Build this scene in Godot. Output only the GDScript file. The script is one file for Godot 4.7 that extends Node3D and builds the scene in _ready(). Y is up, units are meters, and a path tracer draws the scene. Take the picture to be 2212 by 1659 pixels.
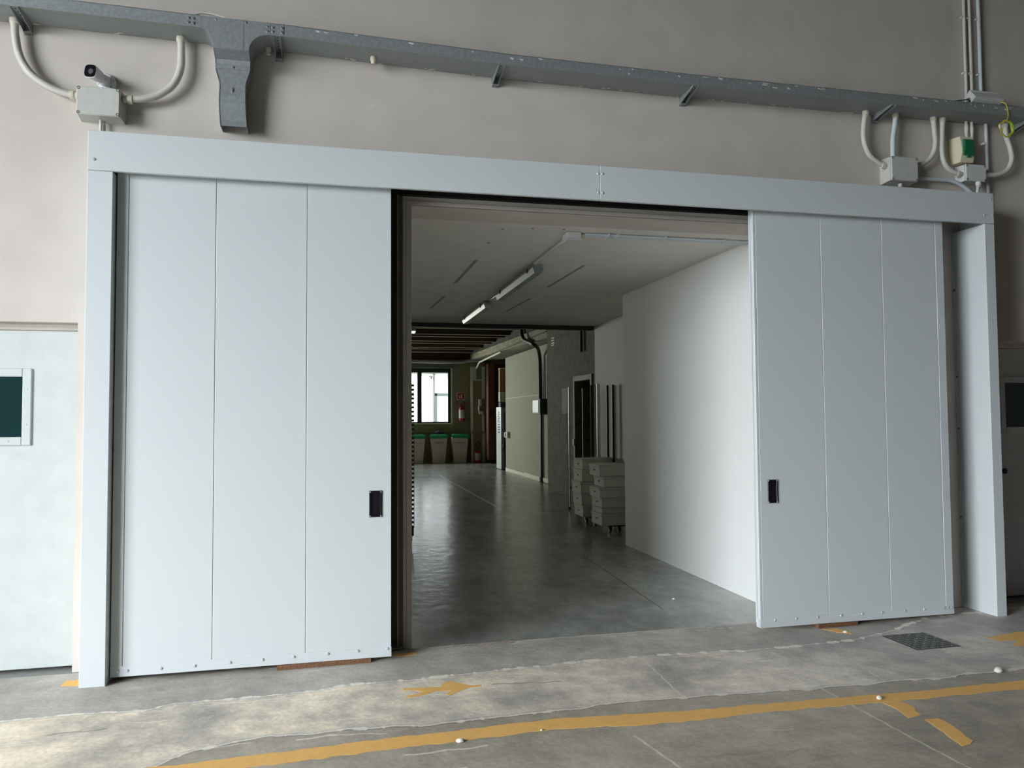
extends Node3D
# A wide sliding warehouse door in a plastered hall, seen from inside the hall, with the passage and far room behind it.
# World: x to the right along the door wall, y up, z towards the camera; the front of the door cladding lies in z = 0.

const ZW := -0.33          # plane of the plastered hall wall
const FAR := -21.3         # far wall of the room behind
var M := {}
var names := {}
var sg := 0
var rng := RandomNumberGenerator.new()

func _ready() -> void:
	rng.seed = 7
	# ---- camera
	var cam := Camera3D.new()
	cam.name = "camera"
	add_child(cam)
	cam.transform = Transform3D(Basis(Vector3(0.974719, -0.006661, 0.223333), Vector3(-0.002881, 0.999098, 0.042372), Vector3(-0.223414, -0.041944, 0.973821)), Vector3(1.46123, 1.58183, 5.00607))
	cam.fov = 53.3978
	cam.near = 0.05
	cam.far = 300.0
	cam.current = true
	# ---- sky, sun behind thin cloud, exposure
	var env := Environment.new()
	var sky := Sky.new()
	var sm := ProceduralSkyMaterial.new()
	sm.sky_top_color = Color(0.90, 0.95, 1.0)
	sm.sky_horizon_color = Color(0.93, 0.96, 1.0)
	sm.ground_bottom_color = Color(0.55, 0.55, 0.54)
	sm.ground_horizon_color = Color(0.62, 0.62, 0.62)
	sm.sky_curve = 0.15
	sm.sun_angle_max = 1.0
	sky.sky_material = sm
	env.sky = sky
	env.background_mode = Environment.BG_SKY
	env.background_energy_multiplier = 2.6
	env.ambient_light_source = Environment.AMBIENT_SOURCE_SKY
	env.tonemap_mode = Environment.TONE_MAPPER_LINEAR
	env.tonemap_exposure = 0.84
	env.sdfgi_enabled = true
	env.ssao_enabled = true
	env.ssil_enabled = true
	var we := WorldEnvironment.new()
	we.name = "world_environment"
	we.environment = env
	add_child(we)
	var sun := DirectionalLight3D.new()
	sun.name = "hazy_sun"
	sun.light_color = Color(0.955, 0.98, 1.0)
	sun.light_energy = 5.6
	sun.light_angular_distance = 76.0
	sun.shadow_enabled = true
	add_child(sun)
	sun.look_at_from_position(Vector3(-0.86, 0.33, 0.40) * 20.0, Vector3.ZERO)
	added_area_lamp("added_far_window_lamp", Vector3(0.2, 2.28, FAR - 0.14), Vector3(0, 0, 1), Vector2(2.8, 1.7), 76.0, Color(0.98, 1.0, 0.93))  # added area lamp, stands for daylight from an unseen second far window

	make_materials()
	build_hall()
	build_passage()
	build_far_room()
	build_outside()
	build_doors()
	build_tray()
	build_conduits()
	build_floor_things()
	build_passage_things()
	build_far_things()

func added_area_lamp(called: String, at: Vector3, towards: Vector3, size: Vector2, energy: float, color: Color) -> void:
	var l := AreaLight3D.new()
	l.name = called
	l.area_size = size
	l.area_normalize_energy = true
	l.light_energy = energy
	l.light_color = color
	l.shadow_enabled = true
	l.area_range = 60.0
	add_child(l)
	l.look_at_from_position(at, at + towards)

# =====================================================================  helpers
func numbered(parent: Node, called: String) -> String:
	var key := "%d/%s" % [parent.get_instance_id(), called]
	var n: int = names.get(key, 0)
	names[key] = n + 1
	return called if n == 0 else "%s_%03d" % [called, n]

func st() -> SurfaceTool:
	var s := SurfaceTool.new()
	s.begin(Mesh.PRIMITIVE_TRIANGLES)
	return s

func mesh_of(s: SurfaceTool, mat: Material) -> ArrayMesh:
	s.generate_normals()
	var m := s.commit()
	m.surface_set_material(0, mat)
	return m

func put(called: String, mesh: Mesh, parent: Node = null, at := Vector3.ZERO, basis := Basis.IDENTITY) -> MeshInstance3D:
	var p: Node = parent if parent else self
	var o := MeshInstance3D.new()
	o.name = numbered(p, called)
	o.mesh = mesh
	o.transform = Transform3D(basis, at)
	o.cast_shadow = GeometryInstance3D.SHADOW_CASTING_SETTING_ON
	p.add_child(o, true)
	return o

func obj(called: String, s: SurfaceTool, mat: Material, parent: Node = null, at := Vector3.ZERO) -> MeshInstance3D:
	return put(called, mesh_of(s, mat), parent, at)

func tag(o: Node, label: String, category: String, group := "", kind := "") -> Node:
	o.set_meta("label", label)
	o.set_meta("category", category)
	if group: o.set_meta("group", group)
	if kind: o.set_meta("kind", kind)
	return o

func thing(called: String, label: String, category: String, at := Vector3.ZERO, group := "", kind := "") -> Node3D:
	var o := Node3D.new()
	o.name = numbered(self, called)
	add_child(o, true)
	o.position = at
	tag(o, label, category, group, kind)
	return o

func copy_of(o: Node3D, called: String, label: String, at: Vector3) -> Node3D:
	var r: Node3D = o.duplicate()
	r.name = numbered(self, called)
	add_child(r, true)
	r.position = at
	r.set_meta("label", label)
	return r

# a flat convex face, turned away from the point c
func face(s: SurfaceTool, p: Array, c: Vector3) -> void:
	var n: Vector3 = (p[2] - p[0]).cross(p[1] - p[0])
	var mid := Vector3.ZERO
	for q: Vector3 in p: mid += q
	mid /= p.size()
	var flip: bool = n.dot(mid - c) < 0.0
	for k in range(1, p.size() - 1):
		s.add_vertex(p[0])
		s.add_vertex(p[k + 1] if flip else p[k])
		s.add_vertex(p[k] if flip else p[k + 1])

# any box-like solid: eight corners, 0-3 one end going round, 4-7 the other
func hexa(s: SurfaceTool, p: Array) -> void:
	s.set_smooth_group(-1)
	var c := Vector3.ZERO
	for q: Vector3 in p: c += q
	c /= 8.0
	for f: Array in [[0, 1, 2, 3], [4, 5, 6, 7], [0, 1, 5, 4], [1, 2, 6, 5], [2, 3, 7, 6], [3, 0, 4, 7]]:
		face(s, [p[f[0]], p[f[1]], p[f[2]], p[f[3]]], c)

# chamfered box
func bx(s: SurfaceTool, c: Vector3, size: Vector3, bev := 0.0, b := Basis.IDENTITY) -> void:
	s.set_smooth_group(-1)
	var h := size * 0.5
	bev = minf(bev, minf(h.x, minf(h.y, h.z)) * 0.9)
	var v := func(sx: float, sy: float, sz: float, axis: int) -> Vector3:
		var q := Vector3(sx * (h.x - bev), sy * (h.y - bev), sz * (h.z - bev))
		q[axis] += bev * [sx, sy, sz][axis]
		return c + b * q
	var e := [-1.0, 1.0]
	for sg_ in e:
		face(s, [v.call(sg_, -1, -1, 0), v.call(sg_, 1, -1, 0), v.call(sg_, 1, 1, 0), v.call(sg_, -1, 1, 0)], c)
		face(s, [v.call(-1, sg_, -1, 1), v.call(1, sg_, -1, 1), v.call(1, sg_, 1, 1), v.call(-1, sg_, 1, 1)], c)
		face(s, [v.call(-1, -1, sg_, 2), v.call(1, -1, sg_, 2), v.call(1, 1, sg_, 2), v.call(-1, 1, sg_, 2)], c)
	if bev <= 0.0: return
	for a in e:
		for d in e:
			face(s, [v.call(a, d, -1, 0), v.call(a, d, 1, 0), v.call(a, d, 1, 1), v.call(a, d, -1, 1)], c)
			face(s, [v.call(a, -1, d, 0), v.call(a, 1, d, 0), v.call(a, 1, d, 2), v.call(a, -1, d, 2)], c)
			face(s, [v.call(-1, a, d, 1), v.call(1, a, d, 1), v.call(1, a, d, 2), v.call(-1, a, d, 2)], c)
			for k in e:
				face(s, [v.call(a, d, k, 0), v.call(a, d, k, 1), v.call(a, d, k, 2)], c)

# box given by its two corners
func bb(s: SurfaceTool, x0: float, x1: float, y0: float, y1: float, z0: float, z1: float, bev := 0.0) -> void:
	bx(s, Vector3((x0 + x1) / 2, (y0 + y1) / 2, (z0 + z1) / 2), Vector3(absf(x1 - x0), absf(y1 - y0), absf(z1 - z0)), bev)

func tri(s: SurfaceTool, a: Vector3, b: Vector3, c: Vector3, out: Vector3) -> void:
	var flip := (c - a).cross(b - a).dot(out) < 0.0
	s.add_vertex(a)
	s.add_vertex(c if flip else b)
	s.add_vertex(b if flip else c)

# round tube along a path; radius a number or one per point
func tube(s: SurfaceTool, path: Array, radius, seg := 10, caps := true) -> void:
	sg += 1
	s.set_smooth_group(sg)
	var rings := []
	var n := path.size()
	var side := Vector3.ZERO
	for i in n:
		var d: Vector3 = (path[mini(i + 1, n - 1)] - path[maxi(i - 1, 0)]).normalized()
		if side == Vector3.ZERO:
			side = d.cross(Vector3.UP if absf(d.y) < 0.9 else Vector3.RIGHT).normalized()
		side = (side - d * side.dot(d)).normalized()
		var up := d.cross(side)
		var r: float = radius[i] if radius is Array else radius
		var ring := []
		for k in seg:
			var a := TAU * k / seg
			ring.append(path[i] + (side * cos(a) + up * sin(a)) * r)
		rings.append(ring)
	for i in n - 1:
		for k in seg:
			var k2 := (k + 1) % seg
			var out: Vector3 = rings[i][k] + rings[i + 1][k2] - path[i] - path[i + 1]
			tri(s, rings[i][k], rings[i][k2], rings[i + 1][k2], out)
			tri(s, rings[i][k], rings[i + 1][k2], rings[i + 1][k], out)
	if caps:
		s.set_smooth_group(-1)
		for e in [0, n - 1]:
			var out2: Vector3 = path[0] - path[1] if e == 0 else path[n - 1] - path[n - 2]
			for k in range(1, seg - 1):
				tri(s, rings[e][0], rings[e][k], rings[e][k + 1], out2)

# profile [radius, height] turned about the axis of t
func lathe(s: SurfaceTool, prof: Array, t := Transform3D.IDENTITY, seg := 16) -> void:
	sg += 1
	s.set_smooth_group(sg)
	for i in prof.size() - 1:
		if i > 0:
			sg += 1
			s.set_smooth_group(sg)
		for k in seg:
			var a := TAU * k / seg
			var b := TAU * (k + 1) / seg
			var p := [prof[i], prof[i], prof[i + 1], prof[i + 1]]
			var q := []
			for j in 4:
				var ang: float = [a, b, b, a][j]
				q.append(Vector3(cos(ang) * p[j][0], p[j][1], sin(ang) * p[j][0]))
			var mid := (a + b) / 2
			var dr: float = prof[i + 1][0] - prof[i][0]
			var dy: float = prof[i + 1][1] - prof[i][1]
			var out := t.basis * Vector3(cos(mid) * dy, -dr, sin(mid) * dy)
			if prof[i][0] > 1e-6: tri(s, t * q[0], t * q[1], t * q[2], out)
			if prof[i + 1][0] > 1e-6: tri(s, t * q[0], t * q[2], t * q[3], out)

# polygon in x and y, pushed from z0 to z1, set by t
func prism(s: SurfaceTool, poly: PackedVector2Array, z0: float, z1: float, t := Transform3D.IDENTITY) -> void:
	s.set_smooth_group(-1)
	var area := 0.0
	var n := poly.size()
	for i in n: area += poly[i].cross(poly[(i + 1) % n])
	var ix := Geometry2D.triangulate_polygon(poly)
	for z in [z0, z1]:
		var out := t.basis * Vector3(0, 0, 1 if (z == maxf(z0, z1)) else -1)
		for k in range(0, ix.size(), 3):
			tri(s, t * Vector3(poly[ix[k]].x, poly[ix[k]].y, z), t * Vector3(poly[ix[k + 1]].x, poly[ix[k + 1]].y, z), t * Vector3(poly[ix[k + 2]].x, poly[ix[k + 2]].y, z), out)
	for i in n:
		var a := poly[i]
		var b := poly[(i + 1) % n]
		var nn := Vector2(b.y - a.y, a.x - b.x) * signf(area)
		var out := t.basis * Vector3(nn.x, nn.y, 0)
		tri(s, t * Vector3(a.x, a.y, z0), t * Vector3(b.x, b.y, z0), t * Vector3(b.x, b.y, z1), out)
		tri(s, t * Vector3(a.x, a.y, z0), t * Vector3(b.x, b.y, z1), t * Vector3(a.x, a.y, z1), out)

# smooth curve through points, as an array of points
func curve(pts: Array, step := 0.012) -> Array:
	var out := []
	for i in pts.size() - 1:
		var p0: Vector3 = pts[maxi(i - 1, 0)]
		var p1: Vector3 = pts[i]
		var p2: Vector3 = pts[i + 1]
		var p3: Vector3 = pts[mini(i + 2, pts.size() - 1)]
		var n := maxi(2, int(p1.distance_to(p2) / step))
		for k in n:
			out.append(p1.cubic_interpolate(p2, p0, p3, float(k) / n))
	out.append(pts[-1])
	return out

func frame_z(at: Vector3) -> Transform3D:   # a lathe's axis turned from y to +z
	return Transform3D(Basis(Vector3.RIGHT, Vector3(0, 0, 1), Vector3(0, -1, 0)), at)

func frame_x(at: Vector3) -> Transform3D:   # a lathe's axis turned from y to +x
	return Transform3D(Basis(Vector3(0, -1, 0), Vector3(1, 0, 0), Vector3(0, 0, 1)), at)

func screw_mesh(r: float, mat: Material) -> ArrayMesh:   # domed head with its axis along +z
	var s := st()
	lathe(s, [[r, 0.0], [r, r * 0.25], [r * 0.7, r * 0.55], [0.0, r * 0.62]], frame_z(Vector3.ZERO), 10)
	return mesh_of(s, mat)

# =====================================================================  materials
func noise_image(seed_: int, freq: float, lo: float, hi: float, oct := 4, size := 512, tint := Color(1, 1, 1)) -> Image:
	var n := FastNoiseLite.new()
	n.seed = seed_
	n.frequency = freq
	n.fractal_octaves = oct
	n.noise_type = FastNoiseLite.TYPE_SIMPLEX_SMOOTH
	var src := n.get_seamless_image(size, size).get_data()
	var out := PackedByteArray()
	out.resize(size * size * 3)
	for i in size * size:
		var v := lerpf(lo, hi, src[i] / 255.0)
		out[i * 3] = int(255 * lerpf(tint.r, 1.0, v) if tint != Color(1, 1, 1) else 255 * v)
		out[i * 3 + 1] = int(255 * lerpf(tint.g, 1.0, v) if tint != Color(1, 1, 1) else 255 * v)
		out[i * 3 + 2] = int(255 * lerpf(tint.b, 1.0, v) if tint != Color(1, 1, 1) else 255 * v)
	return Image.create_from_data(size, size, false, Image.FORMAT_RGB8, out)

func normal_tex(seed_: int, freq: float, strength: float, oct := 4) -> ImageTexture:
	var n := FastNoiseLite.new()
	n.seed = seed_
	n.frequency = freq
	n.fractal_octaves = oct
	var im := n.get_seamless_image(512, 512)
	im.convert(Image.FORMAT_RGBA8)
	im.bump_map_to_normal_map(strength)
	return ImageTexture.create_from_image(im)

func mat(key: String, c: Color, rough := 0.6, metal := 0.0, tex: Texture2D = null, scale := 1.0) -> StandardMaterial3D:
	var m := StandardMaterial3D.new()
	m.albedo_color = c
	m.roughness = rough
	m.metallic = metal
	if tex:
		m.albedo_texture = tex
		m.uv1_triplanar = true
		m.uv1_world_triplanar = true
		m.uv1_scale = Vector3.ONE * scale
	M[key] = m
	return m

func rgb(r: int, g: int, b: int) -> Color:
	return Color8(r, g, b)

func make_materials() -> void:
	var soft := ImageTexture.create_from_image(noise_image(3, 0.012, 0.95, 1.0, 5))
	var mottled := ImageTexture.create_from_image(noise_image(11, 0.02, 0.72, 1.0, 5))
	var strong := ImageTexture.create_from_image(noise_image(21, 0.03, 0.55, 1.0, 5))
	var spangle := ImageTexture.create_from_image(noise_image(25, 0.035, 0.87, 1.0, 4))
	var grain := normal_tex(5, 0.12, 1.2, 3)
	var wavy := normal_tex(9, 0.02, 3.0, 5)
	var m := mat("plaster", rgb(207, 199, 191), 0.85, 0.0, soft, 0.35)
	m.normal_enabled = true
	m.normal_texture = grain
	m.normal_scale = 0.08
	mat("white_wall", rgb(228, 229, 227), 0.8)
	mat("ceiling_white", rgb(226, 221, 214), 0.85, 0.0, soft, 0.4)
	mat("hall_back", rgb(112, 108, 102), 0.9)
	mat("roof", rgb(66, 64, 60), 0.9)
	mat("panel", rgb(204, 210, 212), 0.42)
	mat("panel_trim", rgb(205, 211, 213), 0.4)
	mat("panel_screw", rgb(200, 206, 208), 0.35, 0.3)
	m = mat("galv", rgb(168, 174, 176), 0.42, 0.35, spangle, 1.7)
	m.normal_enabled = true
	m.normal_texture = grain
	m.normal_scale = 0.12
	m = mat("galv_shiny", rgb(176, 182, 184), 0.3, 0.8, spangle, 1.7)
	mat("galv_dull", rgb(158, 164, 163), 0.55, 0.25, soft, 1.6)
	mat("zinc_bolt", rgb(190, 196, 200), 0.3, 0.8)
	mat("chip_white", rgb(215, 214, 208), 0.8)
	mat("pvc", rgb(208, 206, 198), 0.5)
	mat("pvc_pale", rgb(203, 210, 214), 0.45)
	mat("gland", rgb(216, 208, 190), 0.5)
	mat("box_grey", rgb(200, 201, 194), 0.5, 0.0, soft, 2.0)
	mat("box_light", rgb(206, 207, 206), 0.5)
	mat("cream", rgb(222, 214, 184), 0.5)
	m = mat("green_clear", rgb(10, 110, 70), 0.12)
	m.clearcoat_enabled = true
	mat("camera_white", rgb(228, 230, 230), 0.35)
	m = mat("camera_black", rgb(10, 11, 14), 0.2)
	m.metallic_specular = 0.25
	mat("lens_ring", rgb(34, 36, 40), 0.5)
	mat("black_plastic", rgb(18, 18, 20), 0.3)
	mat("dark_hole", rgb(26, 26, 26), 0.8)
	mat("seal_black", rgb(22, 21, 20), 0.6)
	mat("seal_brown", rgb(92, 84, 78), 0.6)
	mat("screw_dark", rgb(96, 98, 96), 0.4, 0.5)
	mat("door_leaf", rgb(196, 202, 200), 0.5, 0.0, soft, 0.8)
	m = mat("dark_glass", rgb(28, 52, 54), 0.06)
	mat("wood", rgb(150, 106, 74), 0.8, 0.0, strong, 3.0)
	mat("yellow_paint", rgb(242, 190, 108), 0.7, 0.0, soft, 2.5)
	mat("stone", rgb(224, 220, 208), 0.9)
	mat("grate", rgb(66, 67, 65), 0.6, 0.2)
	mat("grate_tread", rgb(112, 114, 112), 0.5, 0.2)
	mat("wire_green", rgb(120, 170, 40), 0.5)
	mat("wire_yellow", rgb(196, 182, 70), 0.5)
	mat("wire_dark", rgb(40, 46, 44), 0.5)
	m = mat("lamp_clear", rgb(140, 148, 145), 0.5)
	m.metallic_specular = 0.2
	m = mat("lamp_painted_sheen", rgb(176, 182, 178), 0.45)  # paler copy of the lamp diffuser, reflected light put into the colour
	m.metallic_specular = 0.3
	mat("lamp_body", rgb(150, 156, 152), 0.4)
	mat("mark_dark", rgb(148, 142, 135), 0.9)
	m = mat("concrete_wall", rgb(112, 111, 98), 0.9, 0.0, mottled, 0.45)
	m.normal_enabled = true
	m.normal_texture = wavy
	m.normal_scale = 0.4
	mat("far_plaster", rgb(170, 171, 154), 0.85, 0.0, soft, 0.5)
	mat("far_wall_paint", rgb(150, 146, 116), 0.8, 0.0, soft, 0.6)
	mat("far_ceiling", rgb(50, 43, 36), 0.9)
	mat("shaded_rib_concrete", rgb(84, 74, 62), 0.85)  # darkened so the rib sides carry their shade in the colour
	mat("lit_rib_edge", rgb(190, 174, 150), 0.85)  # pale strip, window light on the rib undersides painted as colour
	mat("steel_dark", rgb(46, 48, 46), 0.6)
	mat("post_dark", rgb(42, 40, 37), 0.6)
	mat("post_white", rgb(206, 202, 192), 0.5)
	mat("carton", rgb(218, 213, 204), 0.85, 0.0, soft, 1.5)
	mat("carton_lid", rgb(208, 203, 194), 0.85, 0.0, soft, 1.5)
	mat("window_green", rgb(16, 46, 30), 0.45)
	mat("reveal_white", rgb(226, 230, 212), 0.8)
	m = mat("glass", Color(0.9, 0.97, 0.95, 0.06), 0.02)
	m.transparency = BaseMaterial3D.TRANSPARENCY_ALPHA
	mat("shutter", rgb(112, 116, 108), 0.6)
	mat("bin_body", rgb(214, 206, 188), 0.55)
	m = mat("bin_lid", rgb(32, 150, 96), 0.35)
	mat("print_brown", rgb(96, 78, 62), 0.8)
	mat("bag_black", rgb(14, 14, 15), 0.75)
	mat("red", rgb(176, 30, 26), 0.35)
	mat("red_sign", rgb(172, 40, 34), 0.5)
	mat("print_white", rgb(226, 224, 216), 0.6)
	mat("brown_board", rgb(118, 78, 50), 0.7, 0.0, soft, 1.0)
	mat("brown_dark", rgb(74, 44, 30), 0.7)
	mat("orange_wood", rgb(170, 122, 78), 0.6)
	mat("gauge_white", rgb(222, 228, 230), 0.4)
	mat("print_blue", rgb(38, 70, 150), 0.5)
	mat("machine_grey", rgb(120, 124, 120), 0.5, 0.2)
	mat("patch_grey", rgb(112, 120, 116), 0.8)
	mat("frame_grey", rgb(92, 92, 86), 0.7)
	mat("beam_concrete", rgb(172, 168, 146), 0.9, 0.0, mottled, 0.5)
	mat("facade", rgb(236, 236, 230), 0.9)
	mat("facade_line", rgb(74, 74, 72), 0.8)
	mat("facade_frame", rgb(52, 70, 66), 0.6)
	mat("yard", rgb(176, 176, 172), 0.9)
	floor_materials(wavy, grain)

func band_edge(x: float, pts: PackedVector2Array) -> float:
	for i in pts.size() - 1:
		if x <= pts[i + 1].x:
			return lerpf(pts[i].y, pts[i + 1].y, clampf((x - pts[i].x) / (pts[i + 1].x - pts[i].x), 0.0, 1.0))
	return pts[pts.size() - 1].y

func noise_bytes(seed_: int, freq: float, w: int, h: int, oct := 4, warp := false) -> PackedByteArray:
	var n := FastNoiseLite.new()
	n.seed = seed_
	n.frequency = freq
	n.fractal_octaves = oct
	n.domain_warp_enabled = warp
	if warp:
		n.domain_warp_amplitude = 60.0
		n.domain_warp_frequency = 0.006
	return n.get_image(w, h).get_data()

func dist_seg(p: Vector2, a: Vector2, b: Vector2) -> float:
	var d := b - a
	var t := clampf((p - a).dot(d) / d.length_squared(), 0.0, 1.0)
	return p.distance_to(a + d * t)

# the worn concrete of the hall floor: grey slab, paler screed band between two broken joints, scratches and cracks
const FX0 := -1.3
const FX1 := 8.7
const FZ0 := -0.62
const FZ1 := 2.38
func floor_materials(wavy: Texture2D, grain: Texture2D) -> void:
	var w := 2048
	var h := 614
	var big := noise_bytes(31, 0.004, w, h, 4, true)
	var mid := noise_bytes(32, 0.02, w, h, 5)
	var fine := noise_bytes(33, 0.16, w, h, 3)
	var streak_n := noise_bytes(34, 0.018, w, 160, 4)
	var edge := noise_bytes(35, 0.012, w, 8, 5)
	var chip := noise_bytes(36, 0.045, w, 8, 3)
	var pb := PackedVector2Array([Vector2(-1.5, 0.46), Vector2(-0.25, 0.43), Vector2(0.15, 0.41), Vector2(0.45, 0.46), Vector2(0.6, 0.39), Vector2(1.1, 0.38), Vector2(1.55, 0.32), Vector2(2.2, 0.31), Vector2(2.5, 0.26), Vector2(3.4, 0.235), Vector2(4.1, 0.28), Vector2(4.74, 0.29), Vector2(5.2, 0.20), Vector2(5.9, -0.1), Vector2(9, -0.4)])
	var pc := PackedVector2Array([Vector2(-1.5, 1.9), Vector2(0.2, 1.5), Vector2(0.65, 1.2), Vector2(0.8, 1.05), Vector2(1.13, 0.96), Vector2(1.54, 0.99), Vector2(2.15, 1.03), Vector2(2.4, 0.99), Vector2(3.15, 0.97), Vector2(3.6, 1.0), Vector2(4.2, 1.03), Vector2(4.85, 1.06), Vector2(5.6, 1.03), Vector2(9, 0.98)])
	var cracks := [[3.40, 0.30, 3.36, 0.98], [4.69, 0.62, 4.63, 1.0], [4.19, 1.03, 4.20, 1.7], [4.20, 1.7, 4.23, 2.4], [2.9, 1.4, 3.05, 2.2], [5.64, 0.64, 5.9, 1.0], [5.39, 0.645, 5.66, 0.63], [5.66, 0.63, 5.64, 0.5]]
	var out := PackedByteArray()
	out.resize(w * h * 3)
	var bz := PackedFloat32Array()
	var cz := PackedFloat32Array()
	for i in w:
		var x := FX0 + (i + 0.5) / w * (FX1 - FX0)
		bz.append(band_edge(x, pb) + (edge[i] / 255.0 - 0.5) * 0.045)
		cz.append(band_edge(x, pc) + (edge[w * 3 + i] / 255.0 - 0.5) * 0.05)
	for j in h:
		var z := FZ0 + (j + 0.5) / h * (FZ1 - FZ0)
		var row := j * w
		for i in w:
			var k := row + i
			var g := big[k] / 255.0 - 0.5
			var f := mid[k] / 255.0 - 0.5
			var n := fine[k] / 255.0 - 0.5
			var sn := streak_n[((j * 5) % 160) * w + i] / 255.0 - 0.5
			var v := 0.69 + g * 0.17 + f * 0.12 + n * 0.09 + sn * 0.05
			var r := v * 1.02
			var gr := v * 1.0
			var b := v * 0.955
			var db := z - bz[i]
			var dc := z - cz[i]
			if db > 0.0 and dc < 0.0:
				var x := FX0 + (i + 0.5) / w * (FX1 - FX0)
				var warm := clampf(1.15 - x * 0.14, 0.25, 1.0) * clampf(minf(db, -dc) * 30.0, 0.0, 1.0)
				warm *= clampf(0.95 + g * 0.9 + f * 0.6, 0.35, 1.1)
				r = v * (1.0 + 0.29 * warm)
				gr = v * (1.0 + 0.23 * warm)
				b = v * (1.0 + 0.12 * warm)
			elif dc > 0.0:
				r *= 0.93
				gr *= 0.91
				b *= 0.87
			# pale broken edges along the two joints
			var cb := chip[i] / 255.0
			if absf(db - 0.004) < 0.004 + 0.022 * clampf(i / 700.0, 0.35, 1.0) * clampf((cb - 0.46) * 6.0, 0.0, 1.0):
				r = 0.95; gr = 0.93; b = 0.89
			var cc := chip[w * 4 + i] / 255.0
			if absf(dc + 0.003) < 0.007 + 0.013 * clampf((cc - 0.52) * 5.0, 0.0, 1.0):
				r = 0.90; gr = 0.88; b = 0.84
			elif absf(dc - 0.010) < 0.004:
				r *= 0.8; gr *= 0.8; b *= 0.8
			out[k * 3] = int(clampf(r, 0, 1) * 255)
			out[k * 3 + 1] = int(clampf(gr, 0, 1) * 255)
			out[k * 3 + 2] = int(clampf(b, 0, 1) * 255)
	var im := Image.create_from_data(w, h, false, Image.FORMAT_RGB8, out)
	for c: Array in cracks:
		scratch(im, Vector2(c[0], c[1]), Vector2(c[2], c[3]), 0.009, Color(0.90, 0.88, 0.83), 1.0)
	scratch(im, Vector2(1.95, -0.288), Vector2(4.9, -0.300), 0.012, Color(0.82, 0.81, 0.78), 0.9)
	for k in 9: scratch(im, Vector2(2.25 + k * 0.05, -0.285 + 0.006 * (k % 3)), Vector2(2.29 + k * 0.05, -0.29), 0.008, Color(0.42, 0.22, 0.20), 0.8)
	for k in 14:
		var p := Vector2(rng.randf_range(2.6, 4.4), rng.randf_range(-0.29, -0.22))
		scratch(im, p, p + Vector2(0.03, 0.004), 0.02, Color(0.86, 0.85, 0.82), 0.8)
	# curved tyre and scrape marks
	for k in 46:
		var p := Vector2(rng.randf_range(-1.0, 8.0), rng.randf_range(-0.2, 2.3))
		var q := p + Vector2(rng.randf_range(0.15, 0.7), rng.randf_range(-0.07, 0.07))
		scratch(im, p, q, rng.randf_range(0.004, 0.012), Color(0.86, 0.84, 0.80) if k % 3 else Color(0.36, 0.35, 0.33), 0.55)
	for k in 26:
		var p := Vector2(rng.randf_range(-0.8, 2.2), rng.randf_range(0.45, 1.6))
		scratch(im, p, p + Vector2(rng.randf_range(0.1, 0.5), rng.randf_range(-0.03, 0.05)), rng.randf_range(0.004, 0.014), Color(0.97, 0.95, 0.90), 0.6)
	for k in 4:
		var a0 := 0.2 + 0.05 * k
		for t in 14:
			var a := a0 + t * 0.055
			scratch(im, Vector2(4.9 - 2.0 * cos(a), 0.35 - (1.0 + 0.07 * k) * sin(a) * 0.55), Vector2(4.9 - 2.0 * cos(a + 0.055), 0.35 - (1.0 + 0.07 * k) * sin(a + 0.055) * 0.55), 0.010, Color(0.86, 0.84, 0.80), 0.4)
	var m := mat("hall_floor", Color(1.0, 0.99, 0.98), 0.62)
	m.albedo_texture = ImageTexture.create_from_image(im)
	m.roughness = 0.55
	m.normal_enabled = true
	m.normal_texture = sheet_normal(51, 0.05, w, h, 3.0)
	m.normal_scale = 0.15
	mat("hall_floor_rest", rgb(150, 148, 143), 0.65)
	# the polished darker slab of the passage
	w = 640
	h = 1600
	var px := 5.6 / w      # metres a texel across, x from 1.0
	var pz := 21.1 / h     # and along, z from -0.33 downwards
	big = noise_bytes(41, 0.012, w, h, 5, true)
	fine = noise_bytes(43, 0.2, w, h, 3)
	var wide := noise_bytes(44, 0.05, w, h, 4)
	out = PackedByteArray()
	out.resize(w * h * 3)
	for k in w * h:
		var v := 0.61 + (big[k] / 255.0 - 0.5) * 0.16 + (wide[k] / 255.0 - 0.5) * 0.10 + (fine[k] / 255.0 - 0.5) * 0.07
		out[k * 3] = int(v * 252)
		out[k * 3 + 1] = int(v * 255)
		out[k * 3 + 2] = int(v * 250)
	im = Image.create_from_data(w, h, false, Image.FORMAT_RGB8, out)
	var sc := func(a: Vector2, b: Vector2, width: float, c: Color, amt: float) -> void:
		var steps := int(maxf(absf(b.x - a.x) / px, absf(b.y - a.y) / pz)) + 1
		for t in steps + 1:
			var p: Vector2 = a.lerp(b, float(t) / steps)
			var iw := maxi(0, int(width / px / 2.0))
			for d in range(-iw, iw + 1):
				var x := int((p.x - 1.0) / px) + d
				var y := int((-0.33 - p.y) / pz)
				if x >= 0 and y >= 0 and x < w and y < h:
					im.set_pixel(x, y, im.get_pixel(x, y).lerp(c, amt))
	var dark := Color(0.22, 0.22, 0.2)
	for z in [-4.46, -8.7, -13.0, -17.2]:
		sc.call(Vector2(1.0, z), Vector2(6.6, z), 0.0, dark, 0.9)
	sc.call(Vector2(4.06, -0.9), Vector2(4.24, -4.46), 0.012, dark, 0.85)
	sc.call(Vector2(4.24, -4.46), Vector2(4.30, -8.6), 0.012, dark, 0.5)
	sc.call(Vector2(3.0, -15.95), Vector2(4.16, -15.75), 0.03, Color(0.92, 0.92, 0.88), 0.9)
	sc.call(Vector2(4.16, -15.75), Vector2(4.18, -8.2), 0.05, Color(0.92, 0.92, 0.88), 0.9)
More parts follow.
